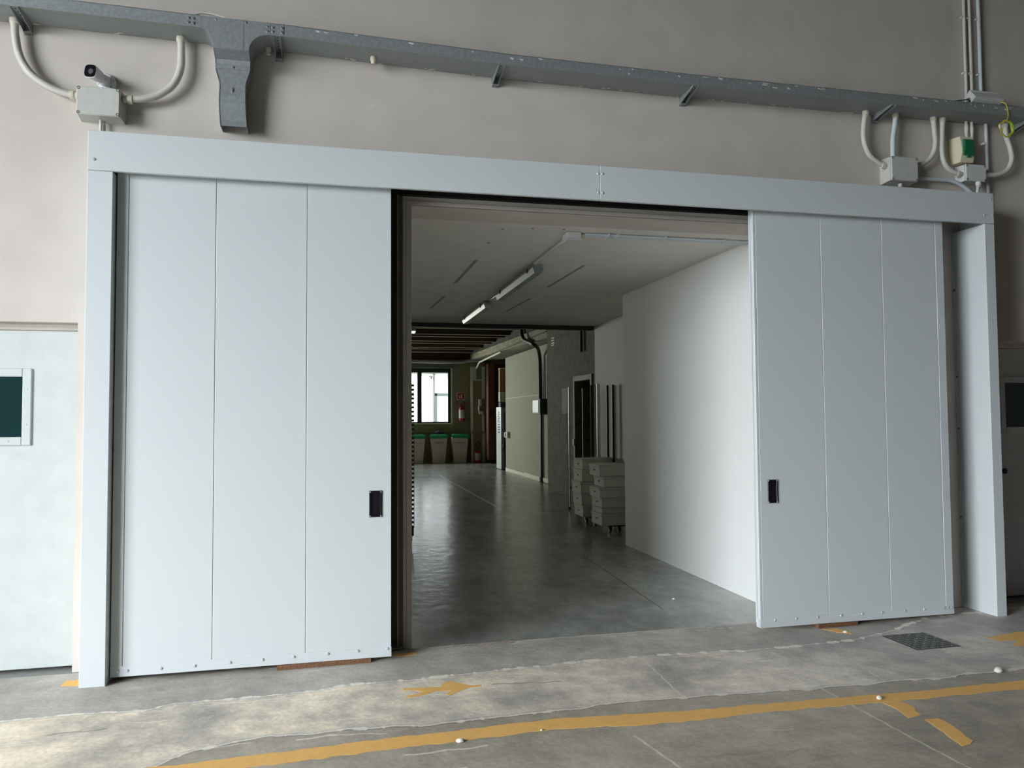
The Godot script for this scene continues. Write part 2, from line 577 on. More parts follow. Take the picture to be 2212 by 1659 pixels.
	for k in 8:
		var a0 := 1.35 + k * 0.03
		for t in 12:
			var a := a0 + t * 0.05
			sc.call(Vector2(2.1 + 1.05 * cos(a - 0.9), -1.0 + (0.75 + k * 0.03) * sin(a - 0.9) * 0.7), Vector2(2.1 + 1.05 * cos(a - 0.85), -1.0 + (0.75 + k * 0.03) * sin(a - 0.85) * 0.7), 0.02, Color(0.62, 0.62, 0.6), 0.3)
	for k in 60:
		var p := Vector2(rng.randf_range(1.4, 5.2), rng.randf_range(-9.0, -0.5))
		sc.call(p, p + Vector2(rng.randf_range(-0.4, 0.4), rng.randf_range(-0.2, 0.2)), 0.012, Color(0.6, 0.6, 0.57) if k % 2 else dark, 0.22)
	m = mat("passage_floor", Color(0.96, 0.96, 0.95), 0.23)
	m.albedo_texture = ImageTexture.create_from_image(im)
	m.metallic_specular = 0.75
	m.normal_enabled = true
	m.normal_texture = sheet_normal(52, 0.06, w, h, 1.5)
	m.normal_scale = 0.12
	mat("passage_floor_rest", rgb(112, 112, 108), 0.3)

func sheet_normal(seed_: int, freq: float, w: int, h: int, strength: float) -> ImageTexture:
	var n := FastNoiseLite.new()
	n.seed = seed_
	n.frequency = freq
	n.fractal_octaves = 4
	var im := n.get_image(w, h)
	im.convert(Image.FORMAT_RGBA8)
	im.bump_map_to_normal_map(strength)
	return ImageTexture.create_from_image(im)

func scratch(im: Image, a: Vector2, b: Vector2, width: float, c: Color, amt: float) -> void:
	var w := im.get_width()
	var h := im.get_height()
	var sx := w / (FX1 - FX0)
	var sz := h / (FZ1 - FZ0)
	var steps := int(a.distance_to(b) * sx) + 1
	var r := width * sx / 2.0
	for t in steps + 1:
		var p := a.lerp(b, float(t) / steps)
		var wob := sin(p.x * 31.0 + p.y * 47.0) * 0.006
		var cx := (p.x - FX0) * sx + wob * sx * 0.4
		var cy := (p.y - FZ0) * sz + wob * sz
		for dy in range(-int(r) - 1, int(r) + 2):
			for dx in range(-int(r) - 1, int(r) + 2):
				if dx * dx + dy * dy <= r * r + 0.5:
					var x := int(cx) + dx
					var y := int(cy) + dy
					if x >= 0 and y >= 0 and x < w and y < h:
						im.set_pixel(x, y, im.get_pixel(x, y).lerp(c, amt * 0.5))

# a floor slab whose top carries its own texture coordinates over the given rectangle
func slab(called: String, x0: float, x1: float, z0: float, z1: float, y: float, m: Material, uv_rect: Rect2) -> MeshInstance3D:
	var s := st()
	s.set_smooth_group(-1)
	var c := [Vector3(x0, y, z0), Vector3(x1, y, z0), Vector3(x1, y, z1), Vector3(x0, y, z1)]
	for k in [0, 1, 2, 0, 2, 3]:
		s.set_uv(Vector2((c[k].x - uv_rect.position.x) / uv_rect.size.x, (c[k].z - uv_rect.position.y) / uv_rect.size.y))
		s.add_vertex(c[k])
	var t := Vector3(0, -0.2, 0)
	s.set_uv(Vector2(0.5, 0.5))
	var mid := Vector3((x0 + x1) / 2, y - 0.1, (z0 + z1) / 2)
	face(s, [c[0] + t, c[1] + t, c[2] + t, c[3] + t], mid)
	for k in 4:
		face(s, [c[k], c[(k + 1) % 4], c[(k + 1) % 4] + t, c[k] + t], mid)
	s.generate_normals()
	s.generate_tangents()
	var me := s.commit()
	me.surface_set_material(0, m)
	return put(called, me)

# =====================================================================  the setting
func struct(called: String, s: SurfaceTool, m: Material, label: String, category: String) -> MeshInstance3D:
	var o := obj(called, s, m)
	tag(o, label, category, "", "structure")
	return o

func build_hall() -> void:
	var fr := Rect2(FX0, FZ0, FX1 - FX0, FZ1 - FZ0)
	tag(slab("floor", FX0, FX1, -0.31, FZ1, 0.0, M.hall_floor, fr), "worn grey concrete hall floor with a paler screed band in front of the sliding doors", "floor", "", "structure")
	var s := st()
	bb(s, -6.3, FX0, -0.2, 0, -0.31, 16.2)
	bb(s, FX1, 13, -0.2, 0, -0.31, 16.2)
	bb(s, FX0, FX1, -0.2, 0, FZ1, 16.2)
	struct("floor_1", s, M.hall_floor_rest, "plain concrete hall floor behind and beside the viewer, outside the picture", "floor")
	# front wall with the wide opening and two door recesses
	s = st()
	var z0 := ZW - 0.35
	bb(s, -6.3, -1.32, 0, 8, z0, ZW)
	bb(s, -1.32, -0.148, 2.195, 8, z0, ZW)
	bb(s, -0.148, 1.966, 0, 8, z0, ZW)
	bb(s, 1.966, 4.905, 3.066, 8, z0, ZW)
	bb(s, 4.905, 6.84, 0, 8, z0, ZW)
	bb(s, 6.84, 8.0, 2.185, 8, z0, ZW)
	bb(s, 8.0, 13, 0, 8, z0, ZW)
	bb(s, -1.32, -0.148, 0, 2.195, z0, ZW - 0.16)
	bb(s, 6.84, 8.0, 0, 2.185, z0, ZW - 0.22)
	struct("wall_front", s, M.plaster, "pinkish beige plastered hall wall around the sliding doors, under and above the cable tray", "wall")
	s = st()
	bb(s, 12.7, 13, 0, 8, ZW, 16)
	struct("wall_right", s, M.hall_back, "hall wall on the right, outside the picture", "wall")
	s = st()
	bb(s, -6.3, 13, 0, 8, 16, 16.3)
	struct("wall_back", s, M.hall_back, "hall wall behind the viewer, outside the picture", "wall")
	s = st()
	bb(s, -6.3, -6, 5.7, 8, ZW, 16)
	bb(s, -6.3, -6, 0, 5.7, ZW, 2.9)
	bb(s, -6.3, -6, 0, 5.7, 8.2, 16)
	struct("wall_left", s, M.hall_back, "hall wall on the left with a wide open gate, outside the picture", "wall")
	s = st()
	bb(s, -6.3, 13, 8, 8.3, ZW - 0.35, 16.3)
	struct("ceiling", s, M.roof, "hall roof slab, outside the picture", "ceiling")
	# two fixing holes left in the plaster
	for y in [3.884, 3.759]:
		s = st()
		lathe(s, [[0.010, 0.0], [0.010, 0.002], [0.005, 0.0022], [0.004, -0.004], [0.0, -0.004]], frame_z(Vector3(1.702, y, ZW)), 10)
		var w := obj("wall_plug", s, M.chip_white)
		tag(w, "upper white wall plug left in the plaster below the empty cable gland" if y > 3.8 else "lower white wall plug left in the plaster above the door fascia", "wall plug", "wall plugs in the plaster")

func build_outside() -> void:
	var s := st()
	bb(s, -60, -6.3, -0.25, -0.05, -20, 60)
	struct("floor_3", s, M.yard, "concrete yard outside the open hall gate, outside the picture", "yard")
	s = st()
	bb(s, -30, 30, -0.25, -0.05, -60, FAR - 0.3)
	struct("floor_4", s, M.yard, "pale paved yard outside the far window", "yard")
	# pale building seen through the far window
	var b := thing("building", "pale factory building seen overexposed through the far green window", "building", Vector3(0, 0, -30))
	s = st()
	bb(s, -12, 16, 0, 3.56, -4, 0)
	obj("facade", s, M.facade, b)
	s = st()
	bb(s, -12, 16, 3.56, 3.66, -4, 0.18)
	obj("eave", s, M.facade_line, b)
	s = st()
	bb(s, 5.77, 5.84, 0.0, 3.56, 0, 0.08)
	obj("downpipe", s, M.facade_line, b)
	s = st()
	bb(s, 5.84, 7.6, 2.53, 2.65, 0, 0.08)
	bb(s, 5.84, 5.94, 0.2, 2.65, 0, 0.08)
	obj("door_frame", s, M.facade_frame, b)
	s = st()
	bb(s, 3.4, 4.87, 2.52, 2.64, 0, 0.08)
	obj("door_frame", s, M.facade_frame, b)
	s = st()
	bb(s, 5.57, 5.72, 3.40, 3.44, 0, 0.3)
	bb(s, 5.66, 5.70, 3.30, 3.40, 0, 0.1)
	obj("lamp_bracket", s, M.facade_line, b)

func build_passage() -> void:
	var fr := Rect2(1.0, -0.31, 5.6, -21.1)
	tag(slab("floor_2", 1.0, 6.6, -21.43, -0.3125, -0.0005, M.passage_floor, fr), "polished dark grey concrete floor of the passage reflecting the far window", "floor", "", "structure")
	var s := st()
	bb(s, -6.3, 1.0, -0.2, 0, -21.6, -0.312)
	bb(s, 6.6, 13.0, -0.2, 0, -21.6, -0.312)
	struct("floor_5", s, M.passage_floor_rest, "concrete floor of the far room beside the part in view", "floor")
	# trim round the opening: a stepped beige lip, mitred at the corners
	s = st()
	for q: Array in [[1.906, 1.966, 0.0, 3.125, 0.014], [1.930, 1.966, 0.0, 3.10, 0.020]]:
		bb(s, q[0], q[1], q[2], 3.066, ZW, ZW + q[4], 0.002)
	bb(s, 1.906, 4.905, 3.066, 3.128, ZW, ZW + 0.014, 0.002)
	bb(s, 1.930, 4.905, 3.066, 3.095, ZW, ZW + 0.022, 0.002)
	struct("trim_1", s, M.plaster, "narrow stepped beige lip around the passage opening", "trim")
	# white right wall, the recess behind it, the ceiling
	s = st()
	bb(s, 4.905, 5.9, 0, 3.066, -3.85, ZW - 0.35)
	struct("wall_right_passage", s, M.white_wall, "bright white painted passage wall lit from the hall on its near end", "wall")
	s = st()
	bb(s, 5.62, 5.9, 0, 3.066, -6.98, -3.85)
	struct("wall_recess", s, M.white_wall, "shaded white wall of the recess behind the carton stacks", "wall")
	s = st()
	bb(s, 0.9, 1.2, 0, 3.066, -6.98, ZW - 0.35)
	struct("wall_left_passage", s, M.white_wall, "left passage wall hidden behind the door jamb", "wall")
	s = st()
	bb(s, 0.9, 5.9, 3.066, 3.5, -7.0, ZW - 0.35)
	var ceil_ := struct("ceiling_1", s, M.ceiling_white, "low white painted passage ceiling with a lamp row and four dark rub marks", "ceiling")
	for q: Array in [[2.75, -2.09, 2.74, -3.39], [2.75, -4.32, 2.71, -5.44], [3.84, -2.13, 3.83, -3.46], [3.84, -4.31, 3.80, -5.53]]:
		s = st()
		hexa(s, [Vector3(q[0] - 0.018, 3.066, q[1]), Vector3(q[0] + 0.018, 3.066, q[1]), Vector3(q[2] + 0.018, 3.066, q[3]), Vector3(q[2] - 0.018, 3.066, q[3]),
			Vector3(q[0] - 0.012, 3.0645, q[1] - 0.03), Vector3(q[0] + 0.012, 3.0645, q[1] - 0.03), Vector3(q[2] + 0.012, 3.0645, q[3] + 0.03), Vector3(q[2] - 0.012, 3.0645, q[3] + 0.03)])
		obj("rub_mark", s, M.mark_dark, ceil_)
	for q: Array in [[2.74, -0.86], [2.97, -0.80], [3.22, -0.78], [2.72, -1.36]]:
		s = st()
		lathe(s, [[0.012, 0.0], [0.012, -0.002], [0.0, -0.002]], Transform3D(Basis.IDENTITY, Vector3(q[0], 3.066, q[1])), 8)
		obj("plug_hole", s, M.mark_dark, ceil_)
	# dark steel edge where the low ceiling ends
	s = st()
	bb(s, 1.2, 5.62, 3.0, 3.066, -7.12, -7.0, 0.004)
	struct("trim_2", s, M.steel_dark, "dark steel edge beam at the far end of the white passage ceiling", "trim")

func build_far_room() -> void:
	var s := st()
	bb(s, 5.9, 6.25, 0, 3.12, -10.93, -8.92)
	bb(s, 5.9, 6.25, 0, 3.12, -8.0, -6.98)
	bb(s, 5.9, 6.25, 2.23, 3.12, -8.92, -8.0)
	bb(s, 6.25, 7.6, 0, 3.12, -10.93, -9.6)
	bb(s, 6.25, 7.6, 0, 3.12, -7.4, -6.98)
	bb(s, 6.25, 7.6, 2.4, 3.12, -9.6, -7.4)
	bb(s, 7.6, 7.9, 0, 3.12, -10.93, -6.98)
	bb(s, 5.9, 6.4, 3.12, 4.3, -10.93, -6.98)
	var w := struct("wall_side_pier", s, M.concrete_wall, "rough grey concrete wall with the dark doorway beyond the recess", "wall")
	s = st()
	hexa(s, [Vector3(5.893, 3.19, -10.9), Vector3(5.893, 3.215, -10.9), Vector3(5.893, 3.235, -7.0), Vector3(5.893, 3.21, -7.0), Vector3(5.905, 3.19, -10.9), Vector3(5.905, 3.215, -10.9), Vector3(5.905, 3.235, -7.0), Vector3(5.905, 3.21, -7.0)])
	obj("casting_seam", s, M.concrete_wall, w)
	s = st()
	for y in [3.22, 3.17, 3.11, 3.07]:
		bb(s, 5.89, 5.9, y - 0.012, y + 0.012, -10.55, -10.32, 0.003)
	obj("vent_grille", s, M.box_light, w)
	s = st()
	bb(s, 5.888, 5.9, 1.62, 2.13, -9.8, -9.42, 0.004)
	obj("pale_patch", s, M.patch_grey, w)
	s = st()
	bb(s, 6.25, 6.6, 0, 3.27, -16.72, -10.93)
	w = struct("wall_far_right", s, M.far_plaster, "pale smooth wall panel between the concrete pier and the brown alcove", "wall")
	s = st()
	bb(s, 6.242, 6.25, 2.085, 2.10, -16.7, -10.95, 0.002)
	obj("panel_seam", s, M.reveal_white, w)
	s = st()
	bb(s, 6.235, 6.25, 0, 0.085, -16.72, -14.4, 0.004)
	bb(s, 6.225, 6.25, 0, 0.11, -14.4, -12.85, 0.006)
	bb(s, 6.225, 6.25, 0.02, 0.12, -12.55, -11.2, 0.006)
	struct("baseboard_right", s, M.reveal_white, "low pale skirting along the foot of the pale wall panel", "skirting")
	# alcove beyond the wall end: board partition and back
	s = st()
	bb(s, 8.6, 8.9, 0, 4.3, FAR, -10.93)
	bb(s, 6.6, 8.9, 0, 4.3, -17.0, -16.72)
	struct("wall_alcove", s, M.brown_dark, "dark brown back of the alcove beside the column", "wall")
	# concrete beam along the right side, over the walls
	s = st()
	hexa(s, [Vector3(5.9, 3.27, -10.93), Vector3(6.9, 3.27, -10.93), Vector3(6.9, 4.3, -10.93), Vector3(5.9, 4.3, -10.93), Vector3(5.9, 3.52, -20.9), Vector3(6.9, 3.52, -20.9), Vector3(6.9, 4.3, -20.9), Vector3(5.9, 4.3, -20.9)])
	w = struct("trim_3", s, M.beam_concrete, "long pale concrete beam running over the right wall to the far corner", "beam")
	s = st()
	bb(s, 5.885, 5.9, 3.40, 3.43, -17.0, -10.95, 0.004)
	obj("casting_seam", s, M.concrete_wall, w)
	s = st()
	hexa(s, [Vector3(5.86, 3.54, -10.93), Vector3(5.9, 3.54, -10.93), Vector3(5.9, 4.2, -10.93), Vector3(5.86, 4.2, -10.93), Vector3(5.86, 3.69, -20.9), Vector3(5.9, 3.69, -20.9), Vector3(5.9, 4.2, -20.9), Vector3(5.86, 4.2, -20.9)])
	obj("edge_board", s, M.far_ceiling, w)
	# roof slab and its ribs, shaded sides and lit lower edges put into the colours
	s = st()
	bb(s, -6.3, 9, 4.1, 4.4, -21.6, -6.98)
	var c := struct("ceiling_2", s, M.far_ceiling, "dark ribbed concrete roof of the far room", "ceiling")
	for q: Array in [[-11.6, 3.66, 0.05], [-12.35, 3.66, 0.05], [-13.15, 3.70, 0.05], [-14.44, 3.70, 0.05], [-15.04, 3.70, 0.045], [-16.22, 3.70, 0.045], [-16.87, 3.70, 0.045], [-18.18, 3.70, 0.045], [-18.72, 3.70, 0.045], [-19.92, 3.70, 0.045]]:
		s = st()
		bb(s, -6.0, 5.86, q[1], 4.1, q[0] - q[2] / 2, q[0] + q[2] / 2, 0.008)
		obj("rib", s, M.shaded_rib_concrete, c)
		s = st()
		bb(s, -6.0, 5.86, q[1] - 0.012, q[1], q[0] - q[2] * 0.7, q[0] + q[2] * 0.7, 0.003)  # thin pale strip painted to look like a lit rib underside
		obj("lit_rib_edge", s, M.lit_rib_edge, c)
	s = st()
	bb(s, -6.0, 5.96, 3.50, 4.1, -21.2, -20.7)
	struct("trim_4", s, M.brown_dark, "dark crossbeam above the roller shutter box and far window", "beam")
	s = st()
	bb(s, -6.3, 1.2, 3.066, 4.4, -7.3, -6.98)
	bb(s, -6.3, 1.2, 0, 3.066, -7.3, -6.98)
	bb(s, 1.2, 6.4, 3.5, 4.4, -7.0, -6.7)
	struct("wall_near_far_room", s, M.concrete_wall, "wall above the end of the passage ceiling, turned away from view", "wall")
	s = st()
	bb(s, -6.3, -6.0, 0, 4.4, -21.6, -6.98)
	struct("wall_left_far", s, M.far_plaster, "left wall of the far room, hidden from view", "wall")
	# far wall with the window in view and a second one further left
	s = st()
	bb(s, -6, -1.35, 0, 4.3, FAR - 0.3, FAR)
	bb(s, -1.35, 1.75, 0, 1.33, FAR - 0.3, FAR)
	bb(s, -1.35, 1.75, 3.25, 4.3, FAR - 0.3, FAR)
	bb(s, 1.75, 2.9, 0, 4.3, FAR - 0.3, FAR)
	bb(s, 2.9, 5.37, 0, 1.32, FAR - 0.3, FAR)
	bb(s, 2.9, 5.37, 3.25, 4.3, FAR - 0.3, FAR)
	bb(s, 5.37, 9.0, 0, 4.3, FAR - 0.3, FAR)
	w = struct("wall_far", s, M.far_wall_paint, "olive painted end wall with the green framed window above the bins", "wall")
	s = st()
	bb(s, 1.0, 6.0, 1.02, 1.10, FAR, FAR + 0.03, 0.006)
	obj("dado_rail", s, M.far_wall_paint, w)
	window_at("window_1", 2.9, 5.37, "tall green framed double window in the far wall, too bright to see through clearly")
	window_at("window_2", -1.35, 1.75, "green framed window further left in the far wall, hidden from view")
	# column near the corner
	s = st()
	bb(s, 5.98, 6.46, 0, 3.45, FAR, FAR + 0.28, 0.01)
	w = struct("trim_5", s, M.far_wall_paint, "olive painted column beside the fire extinguisher on the far wall", "column")
	s = st()
	bb(s, 5.965, 6.045, 0, 3.30, FAR + 0.28, FAR + 0.30, 0.004)
	bb(s, 6.045, 6.16, 2.86, 3.30, FAR + 0.28, FAR + 0.30, 0.004)
	bb(s, 6.045, 6.40, 2.82, 2.86, FAR + 0.28, FAR + 0.30, 0.004)
	bb(s, 6.36, 6.47, 0, 3.30, FAR + 0.28, FAR + 0.30, 0.004)
	obj("corner_guard", s, M.reveal_white, w)
	s = st()
	bb(s, 6.0, 6.44, 1.0, 1.08, FAR + 0.28, FAR + 0.31, 0.006)
	obj("dado_rail", s, M.far_wall_paint, w)

func window_at(called: String, x0: float, x1: float, label: String) -> void:
	var w := thing(called, label, "window", Vector3(x0, 1.32, FAR), "", "structure")
	var wd := x1 - x0
	var h := 1.93
	var s := st()
	bb(s, wd - 0.05, wd, 0, h, -0.3, 0.012)
	bb(s, 0, 0.05, 0, h, -0.3, 0.012)
	bb(s, 0.05, wd - 0.05, 0, 0.035, -0.3, 0.012)
	obj("reveal", s, M.reveal_white, w)
	var mid := wd * 0.54
	s = st()
	bb(s, 0.05, wd - 0.05, h - 0.15, h, -0.1, -0.03, 0.006)
	bb(s, 0.05, wd - 0.05, 0.035, 0.085, -0.1, -0.03, 0.006)
	bb(s, 0.05, 0.15, 0.06, h - 0.1, -0.1, -0.03, 0.006)
	bb(s, wd - 0.15, wd - 0.05, 0.06, h - 0.1, -0.1, -0.03, 0.006)
	bb(s, mid - 0.075, mid + 0.075, 0.06, h - 0.1, -0.1, -0.02, 0.006)
	obj("window_frame", s, M.window_green, w)
	for q: Array in [[0.15, mid - 0.075], [mid + 0.075, wd - 0.15]]:
		s = st()
		bb(s, q[0], q[1], 0.085, h - 0.15, -0.07, -0.064)
		obj("pane", s, M.glass, w)
	s = st()
	bb(s, -0.3, wd + 0.01, h + 0.02, h + 0.13, -0.02, 0.16, 0.006)
	bb(s, -0.3, wd + 0.03, h + 0.125, h + 0.14, -0.02, 0.17, 0.003)
	bb(s, -0.3, wd + 0.01, h - 0.0, h + 0.02, 0.0, 0.15, 0.003)
	obj("shutter_box", s, M.shutter, w)

# =====================================================================  doors
func build_doors() -> void:
	# painted cladding round the sliding doors
	var f := thing("door_surround", "white sheet metal box cladding with long fascia framing the sliding doors", "door frame", Vector3(3.27, 0, 0))
	var o := Vector3(-3.27, 0, 0)
	var s := st()
	bb(s, -0.012, 3.2505, 3.085, 3.33, -0.03, 0.0, 0.003)
	bb(s, -0.012, 3.2505, 3.318, 3.33, ZW, -0.028, 0.002)
	bb(s, -0.012, 0.0, 3.085, 3.33, ZW, -0.028, 0.002)
	obj("fascia_panel", s, M.panel_trim, f, o)
	s = st()
	bb(s, 3.2515, 6.556, 3.085, 3.33, -0.03, 0.0, 0.003)
	bb(s, 3.2515, 6.556, 3.318, 3.33, ZW, -0.028, 0.002)
	bb(s, 6.544, 6.556, 3.085, 3.33, ZW, -0.028, 0.002)
	obj("fascia_panel", s, M.panel_trim, f, o)
	s = st()
	bb(s, -0.012, 0.131, 0.0, 3.083, ZW, -0.001, 0.003)
	obj("jamb_panel", s, M.panel_trim, f, o)
	s = st()
	bb(s, 6.463, 6.556, 0.0, 3.083, ZW, -0.001, 0.003)
	bb(s, 6.452, 6.47, 0.0, 3.083, ZW, ZW + 0.012, 0.002)
	obj("jamb_panel", s, M.panel_trim, f, o)
	var sm := screw_mesh(0.010, M.panel_screw)
	for q: Array in [[0.024, 3.151], [3.238, 3.273], [3.270, 3.273], [3.238, 3.139], [3.270, 3.139], [6.529, 3.282], [6.463, 3.149], [6.540, 3.149]]:
		put("screw", sm, f, o + Vector3(q[0], q[1], 0.0))
	var sd := screw_mesh(0.008, M.screw_dark)
	for y in [2.60, 1.88, 1.455, 0.73]:
		put("screw", sd, f, o + Vector3(6.4555, y, ZW + 0.012))
	s = st()
	bb(s, 1.80, 1.866, 0.03, 3.2, ZW, ZW + 0.035, 0.004)
	bb(s, 1.80, 4.9, 3.130, 3.31, ZW, ZW + 0.03, 0.004)
	obj("rubber_seal", s, M.seal_black, f, o)
	s = st()
	bb(s, 1.866, 1.873, 0.02, 3.13, ZW, ZW + 0.03)
	bb(s, 1.80, 1.905, 0.012, 0.02, ZW, ZW + 0.06)
	obj("seal_edge", s, M.galv_dull, f, o)
	s = st()
	bb(s, 1.873, 1.906, 0.02, 3.13, ZW, ZW + 0.012, 0.002)
	obj("seal_backing", s, M.seal_brown, f, o)
	s = st()
	bb(s, 0.14, 6.44, 3.15, 3.24, -0.22, -0.19, 0.004)
	bb(s, 0.14, 6.44, 3.22, 3.25, -0.22, -0.06, 0.004)
	obj("track_rail", s, M.seal_black, f, o)
	# the two sliding leaves
	var a := thing("door_1", "wide white sliding door leaf of three panels left of the passage", "sliding door", Vector3(0.137, 0.03, -0.095), "", "structure")
	leaf(a, [0.137, 0.206, 0.714, 1.271, 1.811], false, [0.182, 0.233, 0.423, 0.615, 0.82, 1.012, 1.201, 1.409, 1.597, 1.785], 1.709)
	var b := thing("door_2", "pale grey white sliding door leaf of three panels right of the passage, its bright edge showing", "sliding door", Vector3(4.465, 0.03, -0.095), "", "structure")
	leaf(b, [4.487, 5.034, 5.568, 6.057, 6.131], true, [4.585, 4.759, 4.936, 5.135, 5.314, 5.486, 5.686, 5.86, 6.04, 6.078, 6.107], 4.588)
	# timber blocks the leaves rest on
	for q: Array in [[1.10, 1.68, -0.14, "long split timber batten lying under the left sliding door"], [4.93, 5.27, -0.135, "short reddish timber block lying under the right sliding door"]]:
		s = st()
		var h := 0.028
		hexa(s, [Vector3(q[0], 0.001, q[2]), Vector3(q[0], 0.001, q[2] + 0.09), Vector3(q[0], h, q[2] + 0.088), Vector3(q[0], h, q[2]), Vector3(q[1], 0.001, q[2]), Vector3(q[1], 0.001, q[2] + 0.075), Vector3(q[1], h, q[2] + 0.073), Vector3(q[1], h, q[2])])
		tag(obj("timber_block", s, M.wood), q[3], "timber block", "timber blocks under the sliding doors")
	# hinged doors in the recesses beside
	side_door("door_3", -1.30, -0.156, 2.15, 2.195, -0.49, [-0.95, -0.436, 1.417, 1.906], 0.0, "white steel hinged door with a dark window, in the recess left of the sliding doors")
	side_door("door_4", 6.86, 7.96, 2.14, 2.185, -0.55, [7.045, 7.60, 1.405, 1.895], 7.02, "shaded white steel hinged door with a dark window, right of the sliding doors")

func leaf(d: Node3D, xs: Array, right: bool, rivets: Array, hx: float) -> void:
	var o := -d.position
	var y0 := 0.032
	for k in 4:
		var trim: bool = (k == 0 and not right) or (k == 3 and right)
		var s := st()
		bb(s, xs[k] + 0.0012, xs[k + 1] - 0.0012, y0, 3.20, -0.12, -0.0685 if trim else -0.07, 0.0026)
		obj("edge_strip" if trim else "panel", s, M.panel, d, o)
	var x0: float = 4.465 if right else xs[0]
	var s2 := st()
	bb(s2, x0 + 0.01, xs[4] - 0.01, y0 + 0.01, 3.19, -0.115, -0.076)
	obj("core", s2, M.panel, d, o)
	if right:
		s2 = st()
		bb(s2, x0, x0 + 0.022, y0, 3.20, -0.079, -0.0695, 0.003)
		bb(s2, x0 - 0.004, x0 + 0.02, y0 + 0.03, 3.20, -0.122, -0.112, 0.002)
		obj("edge_profile", s2, M.panel_trim, d, o)
	s2 = st()
	bb(s2, xs[0] if not right else x0, xs[4], y0 - 0.003, 0.092, -0.121, -0.0672, 0.0015)
	obj("bottom_rail", s2, M.panel_trim, d, o)
	var rv := screw_mesh(0.0095, M.panel_screw)
	for k in rivets.size():
		var x: float = rivets[k]
		var y := lerpf(0.063, 0.082, clampf((x - 0.6) / 1.2, 0, 1)) if not right else 0.079
		put("rivet", rv, d, o + Vector3(x, y, -0.0672))
	var sv := screw_mesh(0.005, M.panel_screw)
	var ex: float = (xs[0] + xs[1]) / 2 if not right else (xs[3] + xs[4]) / 2
	for y in [0.45, 0.95, 1.45, 1.95, 2.5]:
		put("screw", sv, d, o + Vector3(ex, y, -0.0685))
	# black flush pull
	var hm := Vector3(hx, 1.016, -0.07)
	var s3 := st()
	var w := 0.083
	var h := 0.173
	var t := 0.012
	bb(s3, hm.x - w / 2, hm.x - w / 2 + t, hm.y - h / 2, hm.y + h / 2, hm.z - 0.002, hm.z + 0.007, 0.003)
	bb(s3, hm.x + w / 2 - t, hm.x + w / 2, hm.y - h / 2, hm.y + h / 2, hm.z - 0.002, hm.z + 0.007, 0.003)
	bb(s3, hm.x - w / 2 + 0.008, hm.x + w / 2 - 0.008, hm.y - h / 2 + 0.001, hm.y - h / 2 + t + 0.004, hm.z - 0.002, hm.z + 0.0068, 0.003)
	bb(s3, hm.x - w / 2 + 0.008, hm.x + w / 2 - 0.008, hm.y + h / 2 - t - 0.004, hm.y + h / 2 - 0.001, hm.z - 0.002, hm.z + 0.0068, 0.003)
	bb(s3, hm.x - w / 2 + 0.01, hm.x + w / 2 - 0.01, hm.y - h / 2 + 0.012, hm.y + h / 2 - 0.012, hm.z - 0.002, hm.z + 0.0012)
	hexa(s3, [hm + Vector3(-0.030, -0.072, 0.006), hm + Vector3(-0.030, 0.072, 0.006), hm + Vector3(-0.018, 0.062, 0.001), hm + Vector3(-0.018, -0.062, 0.001), hm + Vector3(-0.031, -0.073, 0.0), hm + Vector3(-0.031, 0.073, 0.0), hm + Vector3(-0.02, 0.06, 0.0), hm + Vector3(-0.02, -0.06, 0.0)])
	var hd := obj("handle", s3, M.black_plastic, d, o)
	hd.set_meta("label", "black recessed pull handle")
	var hs := screw_mesh(0.006, M.zinc_bolt)
	for sx in [-1, 1]:
		for sy in [-1, 1]:
			put("screw", hs, hd, Vector3(hm.x + sx * (w / 2 - 0.007), hm.y + sy * (h / 2 - 0.008), hm.z + 0.0065))

func side_door(called: String, x0: float, x1: float, y1: float, yh: float, zb: float, win: Array, knob: float, label: String) -> void:
	var d := thing(called, label, "door", Vector3(x0, 0, zb), "", "structure")
	var o := -d.position
	var s := st()
	bb(s, x0, x1, 0.012, y1, zb, zb + 0.06, 0.003)
	obj("door_leaf", s, M.door_leaf, d, o)
	s = st()
	bb(s, x0, x1, y1 + 0.002, yh, zb, zb + 0.068, 0.003)
	bb(s, x0, x1, y1 + 0.022, yh, zb + 0.06, zb + 0.076, 0.002)
	obj("door_head", s, M.plaster, d, o)
	var zf := zb + 0.06
	s = st()
	var t := 0.053
	bb(s, win[0], win[0] + t, win[2], win[3], zf - 0.005, zf + 0.014, 0.004)
	bb(s, win[1] - t, win[1], win[2], win[3], zf - 0.005, zf + 0.014, 0.004)
	bb(s, win[0] + t, win[1] - t, win[2], win[2] + t, zf - 0.005, zf + 0.014, 0.004)
	bb(s, win[0] + t, win[1] - t, win[3] - t, win[3], zf - 0.005, zf + 0.014, 0.004)
	obj("window_frame", s, M.door_leaf, d, o)
	s = st()
	bb(s, win[0] + t, win[1] - t, win[2] + t, win[3] - t, zf - 0.004, zf + 0.003)
	obj("pane", s, M.dark_glass, d, o)
	var sc := screw_mesh(0.0055, M.panel_screw)
	for q: Array in [[win[1] - t / 2, lerpf(win[2], win[3], 0.27)], [win[1] - t / 2, lerpf(win[2], win[3], 0.73)], [win[0] + t / 2, lerpf(win[2], win[3], 0.27)], [win[0] + t / 2, lerpf(win[2], win[3], 0.73)], [lerpf(win[0], win[1], 0.75), win[2] + t / 2], [lerpf(win[0], win[1], 0.25), win[2] + t / 2]]:
		put("screw", sc, d, o + Vector3(q[0], q[1], zf + 0.014))
	if knob > 0.0:
		s = st()
		lathe(s, [[0.018, 0.0], [0.018, 0.008], [0.010, 0.012], [0.010, 0.04], [0.024, 0.046], [0.026, 0.062], [0.0, 0.07]], frame_z(Vector3(knob, 1.085, zf)), 14)
		obj("knob", s, M.black_plastic, d, o)

